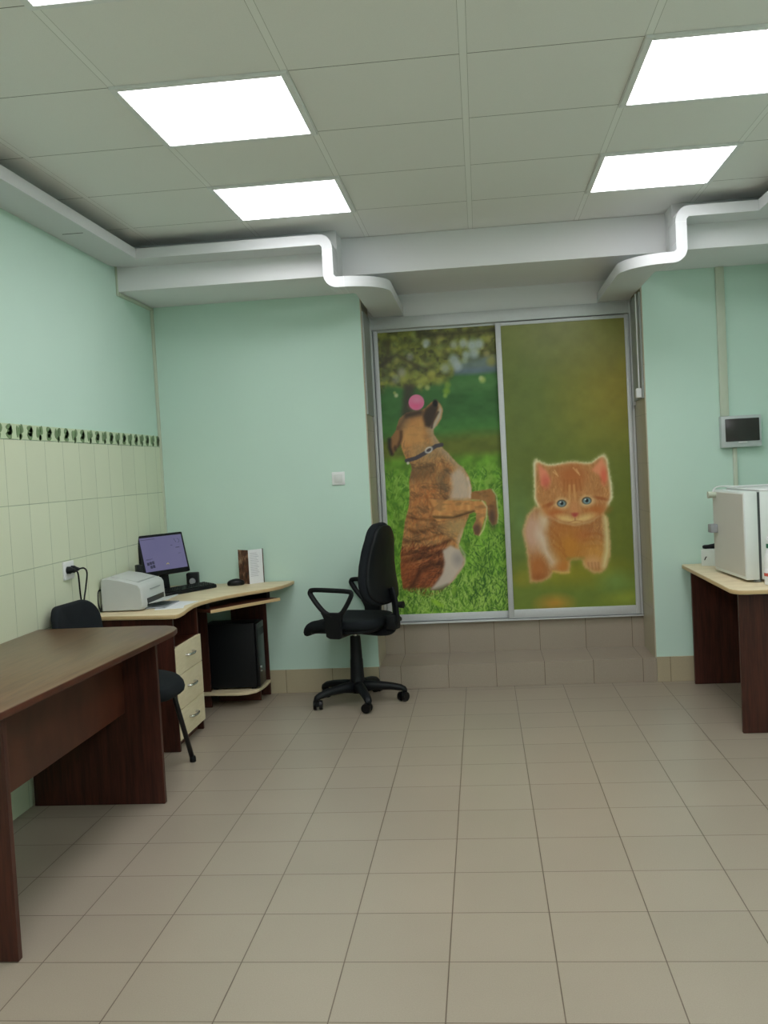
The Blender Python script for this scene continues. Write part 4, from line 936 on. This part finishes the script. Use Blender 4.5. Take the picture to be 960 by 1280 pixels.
for s in (-1, 1):
    bm = bm_new(); tube(bm, [(.13, s*.19, .405), (.16, s*.20, .38), (.225, s*.25, .01)], .0125, 12, sub=1); l = ob('leg', bm, M['blk_metal'], t, 'all')
    bm = bm_new(); lathe(bm, [(.014, 0), (.016, .004), (.016, .02), (.013, .03)], 14, (.225, s*.25, 0)); ob('rubber_foot', bm, M['black_pl'], l, True)
    bm = bm_new(); tube(bm, [(-.215, s*.215, .01), (-.16, s*.20, .38), (-.13, s*.19, .405)], .0125, 12, sub=1); l = ob('leg', bm, M['blk_metal'], t, 'all')
    bm = bm_new(); lathe(bm, [(.014, 0), (.016, .004), (.016, .02), (.013, .03)], 14, (-.215, s*.215, 0)); ob('rubber_foot', bm, M['black_pl'], l, True)
    bm = bm_new(); tube(bm, [(-.10, s*.19, .400), (-.19, s*.19, .42), (-.222, s*.19, .50), (-.235, s*.19, .68)], .011, 10); ob('back_support', bm, M['blk_metal'], t, 'all')
bm = bm_new()
for x in (-.13, .13): tube(bm, [(x, -.19, .400), (x, .19, .400)], .011, 10, sub=1)
ob('seat_frame', bm, M['blk_metal'], t, 'all')

# ------------------------------------------------------------------ world, camera, output look
w = bpy.data.worlds.new('world'); w.use_nodes = True; SC.world = w
w.node_tree.nodes['Background'].inputs[0].default_value = (.8, .85, .9, 1); w.node_tree.nodes['Background'].inputs[1].default_value = .05
F, PITCH, ROLL, YAW, H = 1209.02, -.0448442, .0535329, .1017691, 1.40081
cp, sp, cr, sr, cy, sy = math.cos(PITCH), math.sin(PITCH), math.cos(ROLL), math.sin(ROLL), math.cos(YAW), math.sin(YAW)
R = Matrix(((cy, -sy, 0), (sy, cy, 0), (0, 0, 1)))@Matrix(((1, 0, 0), (0, cp, -sp), (0, sp, cp)))@Matrix(((cr, 0, sr), (0, 1, 0), (-sr, 0, cr)))
r_, f_, u_ = R@Vector((1, 0, 0)), R@Vector((0, 1, 0)), R@Vector((0, 0, 1))
mw = Matrix(((r_.x, u_.x, -f_.x, 0), (r_.y, u_.y, -f_.y, 0), (r_.z, u_.z, -f_.z, H), (0, 0, 0, 1)))
cd = bpy.data.cameras.new('camera'); cam = bpy.data.objects.new('camera', cd); COL.objects.link(cam)
cd.sensor_fit = 'VERTICAL'; cd.sensor_height = 36; cd.lens = 36*F/1280; cd.clip_start = .05
cam.matrix_world = mw; SC.camera = cam
vs = SC.view_settings; vs.view_transform = 'Standard'; vs.look = 'None'; vs.gamma = 1; vs.use_curve_mapping = False
vs.exposure = EXPO
